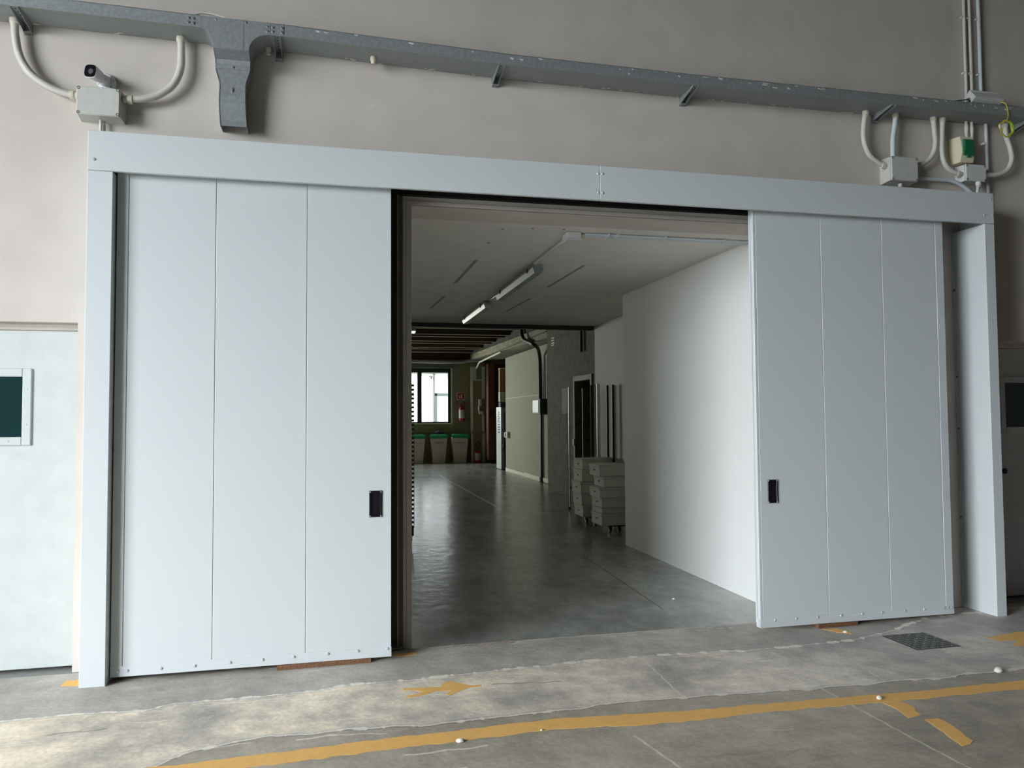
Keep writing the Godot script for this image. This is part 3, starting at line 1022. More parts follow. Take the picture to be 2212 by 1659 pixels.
# =====================================================================  cable tray
func tray_y(x: float) -> float:   # height of the tray's underside; it sags slightly to the right
	return band_edge(x, PackedVector2Array([Vector2(-2.0, 4.125), Vector2(-0.6, 4.10), Vector2(0.6, 4.080), Vector2(1.1, 4.076), Vector2(2.65, 4.032), Vector2(4.1, 4.020), Vector2(9.0, 4.026)]))

const ZT := -0.1
func tray_run(t: Node3D, x0: float, x1: float, o: Vector3) -> void:
	var xs := [x0]
	for x in [-0.6, 0.6, 1.1, 2.65, 4.1]:
		if x > x0 + 0.05 and x < x1 - 0.05: xs.append(x)
	xs.append(x1)
	var s := st()
	var u := st()
	for k in xs.size() - 1:
		var a: float = xs[k]
		var b: float = xs[k + 1]
		var ya := tray_y(a)
		var yb := tray_y(b)
		hexa(s, [Vector3(a, ya, ZT - 0.002), Vector3(a, ya + 0.078, ZT - 0.002), Vector3(a, ya + 0.078, ZT), Vector3(a, ya, ZT), Vector3(b, yb, ZT - 0.002), Vector3(b, yb + 0.078, ZT - 0.002), Vector3(b, yb + 0.078, ZT), Vector3(b, yb, ZT)])
		hexa(s, [Vector3(a, ya + 0.076, ZT - 0.014), Vector3(a, ya + 0.079, ZT - 0.014), Vector3(a, ya + 0.079, ZT), Vector3(a, ya + 0.076, ZT), Vector3(b, yb + 0.076, ZT - 0.014), Vector3(b, yb + 0.079, ZT - 0.014), Vector3(b, yb + 0.079, ZT), Vector3(b, yb + 0.076, ZT)])
		hexa(u, [Vector3(a, ya, ZW + 0.004), Vector3(a, ya + 0.002, ZW + 0.004), Vector3(a, ya + 0.002, ZT - 0.001), Vector3(a, ya, ZT - 0.001), Vector3(b, yb, ZW + 0.004), Vector3(b, yb + 0.002, ZW + 0.004), Vector3(b, yb + 0.002, ZT - 0.001), Vector3(b, yb, ZT - 0.001)])
		hexa(u, [Vector3(a, ya, ZW + 0.003), Vector3(a, ya + 0.078, ZW + 0.003), Vector3(a, ya + 0.078, ZW + 0.005), Vector3(a, ya, ZW + 0.005), Vector3(b, yb, ZW + 0.003), Vector3(b, yb + 0.078, ZW + 0.003), Vector3(b, yb + 0.078, ZW + 0.005), Vector3(b, yb, ZW + 0.005)])
	obj("side_flange", s, M.galv, t, o)
	obj("tray_floor", u, M.galv_dull, t, o)

func build_tray() -> void:
	var t := thing("cable_tray", "long galvanised steel cable tray with a drop outlet running across the hall wall", "cable tray", Vector3(0.8, 4.0, ZW))
	var o := -t.position
	tray_run(t, -1.9, 0.6045, o)
	tray_run(t, 1.0305, 9.0, o)
	# outlet: flanged plate with two curved throats
	var poly := PackedVector2Array([Vector2(0.6055, 4.158), Vector2(1.0295, 4.156), Vector2(1.0295, 4.078)])
	var left := PackedVector2Array()
	var right := PackedVector2Array()
	for k in 11:
		var a := PI / 2 * k / 10.0
		right.append(Vector2(1.0295 - 0.132 * sin(a), 3.955 + 0.121 * cos(a)))
		left.append(Vector2(0.6055 + 0.078 * sin(a), 3.955 + 0.124 * cos(a)))
	for p in right: poly.append(p)
	left.reverse()
	for p in left: poly.append(p)
	var s := st()
	prism(s, poly, ZT - 0.001, ZT + 0.002)
	obj("outlet_plate", s, M.galv, t, o)
	left.reverse()
	for arc in [left, right]:
		s = st()
		s.set_smooth_group(-1)
		for k in 10:
			var a: Vector2 = arc[k]
			var b: Vector2 = arc[k + 1]
			var n := Vector2(b.y - a.y, a.x - b.x).normalized() * 0.0015
			hexa(s, [Vector3(a.x - n.x, a.y - n.y, ZW + 0.003), Vector3(a.x + n.x, a.y + n.y, ZW + 0.003), Vector3(b.x + n.x, b.y + n.y, ZW + 0.003), Vector3(b.x - n.x, b.y - n.y, ZW + 0.003),
				Vector3(a.x - n.x, a.y - n.y, ZT), Vector3(a.x + n.x, a.y + n.y, ZT), Vector3(b.x + n.x, b.y + n.y, ZT), Vector3(b.x - n.x, b.y - n.y, ZT)])
		obj("throat_side", s, M.galv, t, o)
	s = st()
	bb(s, 0.709, 0.866, 3.96, 4.152, ZT, ZT + 0.0035, 0.001)
	obj("cover_plate", s, M.galv, t, o)
	# lower duct, [left, right, y, z of the front sheet]
	var sec := [[0.683, 0.8975, 3.955, -0.100], [0.682, 0.896, 3.925, -0.185], [0.682, 0.895, 3.895, -0.200], [0.683, 0.891, 3.860, -0.200], [0.698, 0.874, 3.805, -0.200], [0.708, 0.8655, 3.775, -0.200], [0.708, 0.8655, 3.730, -0.200], [0.706, 0.8655, 3.690, -0.196], [0.705, 0.866, 3.650, -0.198], [0.705, 0.867, 3.610, -0.206], [0.707, 0.869, 3.570, -0.213], [0.710, 0.872, 3.530, -0.214], [0.714, 0.875, 3.492, -0.208]]
	sheet_duct(t, sec.slice(0, 3), "neck_sheet", o)
	sheet_duct(t, sec.slice(2, 7), "upper_duct", o)
	sheet_duct(t, sec.slice(6), "curved_duct", o)
	s = st()
	bb(s, 0.680, 0.897, 3.868, 3.898, -0.2, -0.1965, 0.001)
	obj("joint_strip", s, M.galv, t, o)
	var bolt := screw_mesh(0.0095, M.zinc_bolt)
	for q: Array in [[0.531, 4.135], [0.561, 4.133], [0.531, 4.105], [0.561, 4.103], [1.013, 4.128], [1.045, 4.128], [1.104, 4.130], [1.013, 4.098], [1.045, 4.098], [1.104, 4.100], [0.697, 4.143], [0.880, 4.140]]:
		put("bolt", bolt, t, o + Vector3(q[0], q[1], ZT + 0.001))
	for q: Array in [[0.79, 3.882, -0.196], [0.787, 3.738, -0.1985], [0.787, 3.722, -0.1985]]:
		put("bolt", bolt, t, o + Vector3(q[0], q[1], q[2]))
	for x in [0.6055, 1.03, 1.117]:
		s = st()
		bb(s, x - 0.0012, x + 0.0012, tray_y(x) + 0.002, tray_y(x) + 0.078, ZT - 0.001, ZT + 0.001)
		obj("joint_line", s, M.dark_hole, t, o)
	# plaster and paint splashes on the right-hand run
	s = st()
	for k in 34:
		var x := rng.randf_range(3.3, 6.9) if k < 26 else rng.randf_range(1.3, 3.3)
		var y := tray_y(x) + 0.078 - absf(rng.randfn(0, 0.018))
		var w := rng.randf_range(0.01, 0.05)
		hexa(s, [Vector3(x, y, ZT - 0.001), Vector3(x + w, y - 0.004, ZT - 0.001), Vector3(x + w * 0.8, y - rng.randf_range(0.006, 0.02), ZT - 0.001), Vector3(x + w * 0.1, y - 0.008, ZT - 0.001), Vector3(x, y, ZT + 0.002), Vector3(x + w, y - 0.004, ZT + 0.002), Vector3(x + w * 0.8, y - 0.01, ZT + 0.002), Vector3(x + w * 0.1, y - 0.008, ZT + 0.002)])
	for k in 60:
		var x := rng.randf_range(-0.5, 7.0)
		var y := tray_y(x)
		var w := rng.randf_range(0.006, 0.04)
		bx(s, Vector3(x, y - 0.001, ZW + rng.randf_range(0.006, 0.03)), Vector3(w, 0.004, 0.008))
	var sp := obj("plaster_splash", s, M.chip_white, t, o)
	sp.set_meta("kind", "stuff")
	# a grey cable that loops out over the tray
	s = st()
	tube(s, curve([Vector3(0.50, 4.12, -0.2), Vector3(0.56, 4.215, -0.2), Vector3(0.66, 4.225, -0.2), Vector3(0.76, 4.19, -0.18), Vector3(0.86, 4.12, -0.18)], 0.03), 0.008, 8)
	tag(obj("cable", s, M.pvc), "pale cable looping up above the cable tray over the drop outlet", "cable")
	# cantilever brackets under the tray
	var wh := ["at the far left beside the first corrugated conduit", "just right of the drop outlet", "halfway over the door fascia", "right of the middle of the door fascia", "between the two conduits of the grey junction box", "at the far right beyond the coiled earth wire"]
	s = st()
	lathe(s, [[0.005, 0.0], [0.005, -0.001], [0.0, -0.001]], Transform3D.IDENTITY, 8)
	var slot := mesh_of(s, M.dark_hole)
	var xb := [-0.462, 1.072, 2.574, 4.042, 5.74, 7.08]
	for k in 6:
		var x: float = xb[k]
		var y := tray_y(x) - 0.001
		var b := thing("tray_bracket", "perforated steel bracket under the cable tray, " + wh[k], "bracket", Vector3(x, y, ZW), "brackets carrying the cable tray")
		var w := 0.021
		for sx in [-1.0, 1.0]:
			s = st()
			hexa(s, [Vector3(sx * w - 0.0015, 0, 0.0), Vector3(sx * w + 0.0015, 0, 0.0), Vector3(sx * w + 0.0015, -0.058, 0.0), Vector3(sx * w - 0.0015, -0.058, 0.0), Vector3(sx * w - 0.0015, 0, 0.235), Vector3(sx * w + 0.0015, 0, 0.235), Vector3(sx * w + 0.0015, -0.012, 0.235), Vector3(sx * w - 0.0015, -0.012, 0.235)])
			obj("cheek", s, M.galv, b)
		s = st()
		hexa(s, [Vector3(-w, -0.004, 0.0), Vector3(w, -0.004, 0.0), Vector3(w, -0.001, 0.0), Vector3(-w, -0.001, 0.0), Vector3(-w, -0.004, 0.235), Vector3(w, -0.004, 0.235), Vector3(w, -0.001, 0.235), Vector3(-w, -0.001, 0.235)])
		obj("web", s, M.galv_dull, b)
		s = st()
		bb(s, -0.024, 0.024, -0.06, -0.054, 0.0, 0.03, 0.001)
		bb(s, -0.026, 0.026, -0.07, 0.0, 0.0, 0.004, 0.001)
		obj("wall_plate", s, M.galv, b)
		for j in 5:
			put("slot", slot, b, Vector3(0, -0.004, 0.05 + j * 0.04))

func sheet_duct(t: Node3D, sec: Array, called: String, o: Vector3, m: Material = M.galv) -> void:
	var s := st()
	for k in sec.size() - 1:
		var a: Array = sec[k]
		var b: Array = sec[k + 1]
		var e := 0.002
		hexa(s, [Vector3(a[0], a[2], a[3] - e), Vector3(a[1], a[2], a[3] - e), Vector3(a[1], a[2], a[3]), Vector3(a[0], a[2], a[3]), Vector3(b[0], b[2], b[3] - e), Vector3(b[1], b[2], b[3] - e), Vector3(b[1], b[2], b[3]), Vector3(b[0], b[2], b[3])])
		for j in 2:
			hexa(s, [Vector3(a[j] - e, a[2], ZW + 0.003), Vector3(a[j] + e, a[2], ZW + 0.003), Vector3(a[j] + e, a[2], a[3] + 0.003), Vector3(a[j] - e, a[2], a[3] + 0.003), Vector3(b[j] - e, b[2], ZW + 0.003), Vector3(b[j] + e, b[2], ZW + 0.003), Vector3(b[j] + e, b[2], b[3] + 0.003), Vector3(b[j] - e, b[2], b[3] + 0.003)])
	obj(called, s, m, t, o)

# =====================================================================  conduits and boxes on the hall wall
func gland_shape(s: SurfaceTool, t: Transform3D, r: float) -> void:   # screw gland along the y axis of t
	lathe(s, [[r * 0.9, 0.0], [r * 1.02, 0.0], [r * 1.12, 0.0], [r * 1.3, 0.0], [r * 1.34, 0.012], [r * 1.3, 0.026], [r * 1.02, 0.034], [r * 0.98, 0.05], [0.0, 0.05]], t, 12)

func conduit(called: String, label: String, group: String, pts: Array, r: float, from: float, to: float, m: Material, glands: Array) -> Node3D:
	# corrugated between the shares from and to of its length
	var c := curve(pts, 0.004)
	var radii := []
	for i in c.size():
		var u := float(i) / c.size()
		radii.append(r * (1.0 + (0.08 if i % 2 == 0 else -0.08) * (1.0 if u > from and u < to else 0.0)))
	var base: Vector3 = c[0]
	var t := thing(called, label, "conduit", base, group)
	var s := st()
	tube(s, c, radii, 12)
	obj("hose", s, m, t, -base)
	for g: Array in glands:
		s = st()
		gland_shape(s, g[0], r)
		var o := obj("gland", s, M.gland, t, -base)
		o.set_meta("label", "cream screw gland")
	return t

func down_at(p: Vector3) -> Transform3D:
	return Transform3D(Basis(Vector3.RIGHT, Vector3(0, -1, 0), Vector3(0, 0, -1)), p)

func junction_box(called: String, label: String, x0: float, x1: float, y0: float, y1: float, zf: float, body: Material) -> Node3D:
	var b := thing(called, label, "junction box", Vector3((x0 + x1) / 2, y0, ZW))
	var o := -b.position
	var s := st()
	hexa(s, [Vector3(x0 - 0.004, y0 - 0.004, ZW), Vector3(x1 + 0.004, y0 - 0.004, ZW), Vector3(x1 + 0.004, y1 + 0.004, ZW), Vector3(x0 - 0.004, y1 + 0.004, ZW), Vector3(x0 + 0.004, y0 + 0.004, zf - 0.022), Vector3(x1 - 0.004, y0 + 0.004, zf - 0.022), Vector3(x1 - 0.004, y1 - 0.004, zf - 0.022), Vector3(x0 + 0.004, y1 - 0.004, zf - 0.022)])
	obj("body", s, body, b, o)
	s = st()
	bb(s, x0, x1, y0, y1, zf - 0.02, zf, 0.006)
	obj("lid", s, body, b, o)
	for sx in [0, 1]:
		for sy in [0, 1]:
			s = st()
			lathe(s, [[0.010, 0.0], [0.010, 0.0012], [0.006, 0.0014], [0.005, -0.002], [0.0, -0.002]], frame_z(Vector3(lerpf(x0 + 0.013, x1 - 0.013, sx), lerpf(y0 + 0.013, y1 - 0.013, sy), zf)), 10)
			obj("lid_screw", s, M.screw_dark, b, o)
	return b

func build_conduits() -> void:
	var zc := -0.265
	# camera and its box, left
	junction_box("junction_box", "large pale grey junction box under the bullet camera above the door fascia", -0.142, 0.111, 3.497, 3.679, -0.2, M.box_grey)
	conduit("corrugated_conduit", "grey corrugated conduit curving from tray down to the left side of the camera box", "corrugated conduits at the camera box",
		[Vector3(-0.518, tray_y(-0.5), zc), Vector3(-0.513, 3.99, zc), Vector3(-0.49, 3.87, zc), Vector3(-0.432, 3.765, zc), Vector3(-0.345, 3.695, zc), Vector3(-0.255, 3.655, zc), Vector3(-0.148, 3.632, zc)], 0.023, 0.16, 0.95, M.pvc,
		[[down_at(Vector3(-0.518, tray_y(-0.5) - 0.002, zc)), 0], [frame_x(Vector3(-0.197, 3.638, zc)), 0]])
	conduit("corrugated_conduit", "grey corrugated conduit curving from tray down to the right side of the camera box", "corrugated conduits at the camera box",
		[Vector3(0.457, tray_y(0.45), zc), Vector3(0.459, 3.97, zc), Vector3(0.455, 3.87, zc), Vector3(0.415, 3.765, zc), Vector3(0.335, 3.69, zc), Vector3(0.24, 3.652, zc), Vector3(0.114, 3.637, zc)], 0.023, 0.16, 0.92, M.pvc,
		[[down_at(Vector3(0.457, tray_y(0.45) - 0.002, zc)), 0], [Transform3D(Basis(Vector3(0, 1, 0), Vector3(-1, 0, 0), Vector3(0, 0, 1)), Vector3(0.170, 3.639, zc)), 0]])
	for q: Array in [[-0.021, 3.318, 3.50, "short white pipe between the camera box and the door fascia"]]:
		var s := st()
		tube(s, [Vector3(q[0], q[1] + 0.015, -0.285), Vector3(q[0], q[2], -0.285)], 0.0105, 12)
		tube(s, [Vector3(q[0] + 0.018, q[1] + 0.015, -0.30), Vector3(q[0] + 0.018, q[2], -0.30)], 0.008, 10)
		tag(obj("pipe", s, M.pvc), q[3], "pipe")
	bullet_camera()
	# empty glands under the tray
	var e := st()
	gland_shape(e, down_at(Vector3(1.70, tray_y(1.7), -0.235)), 0.017)
	tag(obj("cable_gland", e, M.gland), "empty cream cable gland under the tray between drop outlet and middle bracket", "cable gland")
	e = st()
	gland_shape(e, down_at(Vector3(1.005, tray_y(1.0) + 0.0, -0.28)), 0.014)
	tag(obj("cable_gland", e, M.gland), "small grey cable gland in the shade beside the drop outlet's right throat", "cable gland")
	# right-hand group
	junction_box("junction_box", "grey junction box with three conduits above the right end of the door fascia", 5.789, 6.040, 3.452, 3.649, -0.2, M.box_grey)
	junction_box("junction_box", "smaller light grey junction box below the green windowed box", 6.518, 6.720, 3.500, 3.641, -0.22, M.box_light)
	conduit("flexible_conduit", "curved conduit with corrugated bend entering the three conduit box from the left", "conduits at the right end of the tray",
		[Vector3(5.615, tray_y(5.6), zc), Vector3(5.597, 3.92, zc), Vector3(5.588, 3.82, zc), Vector3(5.605, 3.73, zc), Vector3(5.655, 3.65, zc), Vector3(5.785, 3.578, zc)], 0.0198, 0.42, 0.9, M.pvc,
		[[down_at(Vector3(5.615, tray_y(5.6), zc)), 0], [frame_x(Vector3(5.745, 3.590, zc)), 0]])
	conduit("flexible_conduit", "nearly straight white conduit entering the three conduit box from above", "conduits at the right end of the tray",
		[Vector3(5.894, tray_y(5.9), zc), Vector3(5.885, 3.93, zc), Vector3(5.862, 3.80, zc), Vector3(5.858, 3.65, zc)], 0.0198, 2, 2, M.pvc_pale,
		[[down_at(Vector3(5.894, tray_y(5.9), zc)), 0]])
	conduit("flexible_conduit", "smooth white conduit bending into the right side of the three conduit box", "conduits at the right end of the tray",
		[Vector3(6.256, tray_y(6.25), zc), Vector3(6.264, 3.90, zc), Vector3(6.268, 3.80, zc), Vector3(6.232, 3.70, zc), Vector3(6.15, 3.632, zc), Vector3(6.036, 3.602, zc)], 0.0198, 2, 2, M.pvc,
		[[down_at(Vector3(6.256, tray_y(6.25), zc)), 0]])
	conduit("flexible_conduit", "smooth white conduit bending into the left side of the smaller light grey box", "conduits at the right end of the tray",
		[Vector3(6.345, tray_y(6.35), zc), Vector3(6.337, 3.9, zc), Vector3(6.330, 3.75, zc), Vector3(6.355, 3.64, zc), Vector3(6.42, 3.585, zc), Vector3(6.52, 3.562, zc)], 0.0198, 2, 2, M.pvc,
		[[down_at(Vector3(6.345, tray_y(6.35), zc)), 0], [frame_x(Vector3(6.465, 3.565, zc)), 0]])
	conduit("flexible_conduit", "white conduit looping from the coiled earth wire to the smaller box's right side", "conduits at the right end of the tray",
		[Vector3(6.968, tray_y(6.97), zc), Vector3(6.975, 3.93, zc), Vector3(7.012, 3.82, zc), Vector3(7.025, 3.73, zc), Vector3(6.985, 3.64, zc), Vector3(6.90, 3.592, zc), Vector3(6.79, 3.575, zc), Vector3(6.715, 3.572, zc)], 0.0198, 2, 2, M.pvc,
		[[down_at(Vector3(6.968, tray_y(6.97), zc)), 0]])
	conduit("flexible_conduit", "horizontal pale conduit dropping behind the fascia between the two right-hand boxes", "conduits at the right end of the tray",
		[Vector3(6.04, 3.507, -0.29), Vector3(6.20, 3.512, -0.29), Vector3(6.36, 3.514, -0.29), Vector3(6.44, 3.508, -0.285), Vector3(6.53, 3.475, -0.28), Vector3(6.60, 3.425, -0.275), Vector3(6.64, 3.36, -0.27)], 0.0165, 2, 2, M.pvc_pale, [])
	var s := st()
	tube(s, [Vector3(6.62, 3.332, -0.225), Vector3(6.655, 3.505, -0.24)], 0.012, 10)
	var p := obj("pipe", s, M.pvc_pale)
	tag(p, "stub of pipe with a white gland under the smaller light grey box", "pipe")
	s = st()
	gland_shape(s, down_at(Vector3(6.655, 3.503, -0.24)), 0.017)
	obj("gland", s, M.chip_white, p)
	s = st()
	lathe(s, [[0.016, 0.0], [0.018, -0.01], [0.012, -0.03], [0.0, -0.034]], Transform3D(Basis.IDENTITY, Vector3(5.92, 3.45, -0.265)), 12)
	tag(obj("cable_gland", s, M.chip_white), "small white plug under the three conduit junction box", "cable gland")
	# vertical pipes
	var names_ := ["leftmost of the three vertical pipes rising above the tray at the right", "middle of the three vertical pipes rising above the tray at the right", "rightmost and palest of the three vertical pipes rising above the tray"]
	for q: Array in [[6.628, 0, 0.0125, 4.03], [6.684, 1, 0.0125, 4.03], [6.776, 2, 0.0155, 4.03]]:
		s = st()
		tube(s, [Vector3(q[0], q[3], -0.305), Vector3(q[0], 7.9, -0.305)], q[2], 12)
		p = obj("vertical_pipe", s, M.pvc_pale if q[1] == 2 else M.pvc)
		tag(p, names_[q[1]], "pipe", "vertical pipes above the tray")
		for y in [4.45, 4.93, 5.6]:
			s = st()
			bb(s, q[0] - q[2] - 0.012, q[0] + q[2] + 0.003, y - 0.008, y + 0.008, ZW, -0.30, 0.002)
			obj("clip", s, M.pvc, p)
	for q: Array in [[6.597, "left of the two short pipes between the tray and the green windowed box"], [6.650, "right of the two short pipes between the tray and the green windowed box"]]:
		s = st()
		tube(s, [Vector3(q[0], tray_y(6.6), -0.285), Vector3(q[0], 3.84, -0.285)], 0.0125, 12)
		tube(s, [Vector3(q[0], 3.985, -0.285), Vector3(q[0], 3.925, -0.285)], 0.0165, 12)
		tag(obj("vertical_pipe", s, M.pvc), q[1], "pipe", "short pipes over the green windowed box")
	s = st()
	tube(s, [Vector3(6.808, tray_y(6.8), -0.30), Vector3(6.810, 3.32, -0.30)], 0.0135, 12)
	p = obj("vertical_pipe", s, M.pvc_pale)
	tag(p, "long pale pipe running from the tray down behind the smaller box to the fascia end", "pipe")
	s = st()
	bb(s, 6.777, 6.80, 3.845, 3.865, ZW, -0.29, 0.002)
	obj("clip", s, M.chip_white, p)
	# box with the green window
	var g := thing("breaker_box", "cream breaker box with a green transparent window under the cable tray", "breaker box", Vector3(6.52, 3.645, ZW))
	var o := -g.position
	s = st()
	hexa(s, [Vector3(6.459, 3.652, ZW), Vector3(6.59, 3.652, ZW), Vector3(6.59, 3.872, ZW), Vector3(6.459, 3.872, ZW), Vector3(6.463, 3.648, -0.215), Vector3(6.586, 3.648, -0.215), Vector3(6.586, 3.862, -0.215), Vector3(6.463, 3.862, -0.215)])
	obj("body", s, M.cream, g, o)
	s = st()
	var arc := []
	for k in 7: arc.append([3.655 + 0.2 * k / 6.0, -0.215 + 0.018 * sin(PI * k / 6.0)])
	for k in 6:
		hexa(s, [Vector3(6.463, arc[k][0], -0.22), Vector3(6.586, arc[k][0], -0.22), Vector3(6.586, arc[k][0], arc[k][1]), Vector3(6.463, arc[k][0], arc[k][1]), Vector3(6.463, arc[k + 1][0], -0.22), Vector3(6.586, arc[k + 1][0], -0.22), Vector3(6.586, arc[k + 1][0], arc[k + 1][1]), Vector3(6.463, arc[k + 1][0], arc[k + 1][1])])
	obj("front_cover", s, M.cream, g, o)
	s = st()
	bb(s, 6.470, 6.582, 3.700, 3.835, -0.205, -0.188, 0.008)
	bb(s, 6.505, 6.55, 3.683, 3.71, -0.205, -0.190, 0.006)
	bb(s, 6.482, 6.572, 3.735, 3.825, -0.19, -0.184, 0.004)
	obj("window", s, M.green_clear, g, o)
	# tilted box standing on the tray
	var t := thing("junction_box", "light grey box standing tilted on top of the cable tray below the vertical pipes", "junction box", Vector3(6.66, 4.115, -0.155))
	t.rotation = Vector3(-0.65, -0.02, 0)
	s = st()
	hexa(s, [Vector3(-0.138, 0, -0.075), Vector3(0.138, 0, -0.075), Vector3(0.138, 0, 0.07), Vector3(-0.138, 0, 0.07), Vector3(-0.130, 0.085, -0.068), Vector3(0.130, 0.085, -0.068), Vector3(0.130, 0.085, 0.063), Vector3(-0.130, 0.085, 0.063)])
	obj("body", s, M.box_light, t)
	s = st()
	bb(s, -0.134, 0.134, 0.087, 0.107, -0.072, 0.067, 0.005)
	obj("lid", s, M.box_light, t)
	s = st()
	lathe(s, [[0.016, 0], [0.016, 0.012], [0.010, 0.02], [0.0, 0.022]], Transform3D(Basis(Vector3(0, 1, 0), Vector3(-1, 0, 0), Vector3(0, 0, 1)), Vector3(-0.134, 0.045, 0.01)), 10)
	obj("gland", s, M.machine_grey, t)
	s = st()
	tube(s, curve([Vector3(6.53, 4.135, -0.17), Vector3(6.49, 4.14, -0.14), Vector3(6.40, 4.125, -0.135), Vector3(6.28, 4.108, -0.15), Vector3(6.2, 4.09, -0.17)], 0.03), 0.0045, 8)
	tag(obj("cable", s, M.wire_dark), "thin dark cable from the tilted box's gland along the tray edge", "cable")
	# coiled earth wire
	var pts := []
	for k in 70:
		var a := TAU * k / 22.0 + 1.4
		var r := 0.062 + 0.006 * sin(k * 1.7)
		pts.append(Vector3(6.79 + r * cos(a) + 0.006 * sin(k * 0.4), 3.905 + r * 1.02 * sin(a), -0.085 + 0.006 * sin(k * 0.9)))
	var lead := curve([Vector3(6.775, 4.145, -0.14), Vector3(6.80, 4.125, -0.10), Vector3(6.815, 4.08, -0.09), Vector3(6.82, 4.02, -0.088), pts[0]], 0.02)
	lead.pop_back()
	s = st()
	tube(s, lead + pts, 0.0042, 7)
	p = obj("earth_wire", s, M.wire_yellow)
	tag(p, "coiled yellow and green earth wire hanging from the tray at the far right", "wire")
	pts = []
	for k in 16:
		var a := -1.1 + 2.2 * k / 15.0
		pts.append(Vector3(6.79 + 0.070 * cos(a), 3.905 + 0.068 * sin(a), -0.082))
	s = st()
	tube(s, pts, 0.009, 8)
	var gw := obj("wire_bundle", s, M.wire_green, p)
	gw.set_meta("label", "bright green taped stretch of the coil")
	s = st()
	bx(s, Vector3(6.727, 3.915, -0.082), Vector3(0.014, 0.034, 0.014), 0.004)
	obj("end_cap", s, M.chip_white, p)

func bullet_camera() -> void:
	var c := thing("security_camera", "white bullet security camera with a black glass face on the hall wall", "camera", Vector3(0.002, 3.757, ZW))
	var s := st()
	lathe(s, [[0.0, -0.002], [0.056, -0.002], [0.056, 0.028], [0.052, 0.036], [0.044, 0.042], [0.0, 0.044]], frame_z(Vector3.ZERO), 24)
	obj("mount", s, M.camera_white, c)
	s = st()
	lathe(s, [[0.034, 0.0], [0.036, 0.016], [0.033, 0.034], [0.018, 0.05], [0.0, 0.054]], frame_z(Vector3(-0.004, -0.004, 0.042)), 20)
	obj("ball_joint", s, M.camera_white, c)
	# barrel: rounded square at the face, round at the back
	var dirn := Vector3(-0.34, 0.02, 0.94).normalized()
	var right := Vector3.UP.cross(dirn).normalized()
	var up := dirn.cross(right)
	right = right.rotated(dirn, -0.12)
	up = up.rotated(dirn, -0.12)
	var from := Vector3(-0.012, 0.0, 0.062)
	s = st()
	sg += 1
	s.set_smooth_group(sg)
	var ring := func(d: float, r: float, square: float) -> Array:
		var out := []
		for k in 28:
			var a := TAU * k / 28.0
			var f := lerpf(1.0, 1.0 / pow(pow(absf(cos(a)), 4.0) + pow(absf(sin(a)), 4.0), 0.25), square)
			out.append(from + dirn * d + (right * cos(a) + up * sin(a)) * r * f)
		return out
	var rs := [ring.call(-0.005, 0.018, 0.0), ring.call(0.012, 0.030, 0.0), ring.call(0.04, 0.036, 0.4), ring.call(0.105, 0.041, 0.85), ring.call(0.118, 0.042, 0.9), ring.call(0.120, 0.0395, 0.9)]
	for i in rs.size() - 1:
		for k in 28:
			var k2 := (k + 1) % 28
			var cc: Vector3 = from + dirn * (0.0 + i * 0.03)
			tri(s, rs[i][k], rs[i][k2], rs[i + 1][k2], rs[i][k] - cc)
			tri(s, rs[i][k], rs[i + 1][k2], rs[i + 1][k], rs[i][k] - cc)
	obj("barrel", s, M.camera_white, c)
	s = st()
	s.set_smooth_group(-1)
	var fr: Array = ring.call(0.119, 0.0388, 0.9)
	for k in range(1, 27): tri(s, fr[0], fr[k], fr[k + 1], dirn)
	obj("face_glass", s, M.camera_black, c)
	s = st()
	var t := Transform3D(Basis(right, dirn, right.cross(dirn)), from + dirn * 0.1195 + right * 0.004 - up * 0.002)
	lathe(s, [[0.017, 0.0], [0.017, 0.0012], [0.0145, 0.0014], [0.0135, 0.0004], [0.006, 0.0003], [0.0, 0.0008]], t, 20)
	obj("lens", s, M.lens_ring, c)
	var sc := screw_mesh(0.004, M.screw_dark)
	for q: Array in [[-0.04, -0.022], [-0.016, -0.044], [0.03, -0.036], [0.046, 0.004], [0.034, 0.032], [-0.02, -0.03]]:
		put("screw", sc, c, Vector3(q[0], q[1], 0.040))

# =====================================================================  on the hall floor
func paint_patch(called: String, label: String, pts: Array, group := "", jag := 0.012) -> void:
	# a thin coat of paint with a ragged outline
	var poly := PackedVector2Array()
	for i in pts.size():
		var a := Vector2(pts[i][0], pts[i][1])
		var b := Vector2(pts[(i + 1) % pts.size()][0], pts[(i + 1) % pts.size()][1])
		var n := maxi(1, int(a.distance_to(b) / 0.05))
		var side := (b - a).normalized().orthogonal()
		for k in n:
			poly.append(a.lerp(b, float(k) / n) + side * rng.randf_range(-jag, jag) * (0.3 if k == 0 else 1.0))
	var s := st()
	prism(s, poly, 0.0004, 0.0016, Transform3D(Basis(Vector3(1, 0, 0), Vector3(0, 0, 1), Vector3(0, 1, 0)), Vector3.ZERO))
	tag(obj(called, s, M.yellow_paint), label, "floor marking", group)

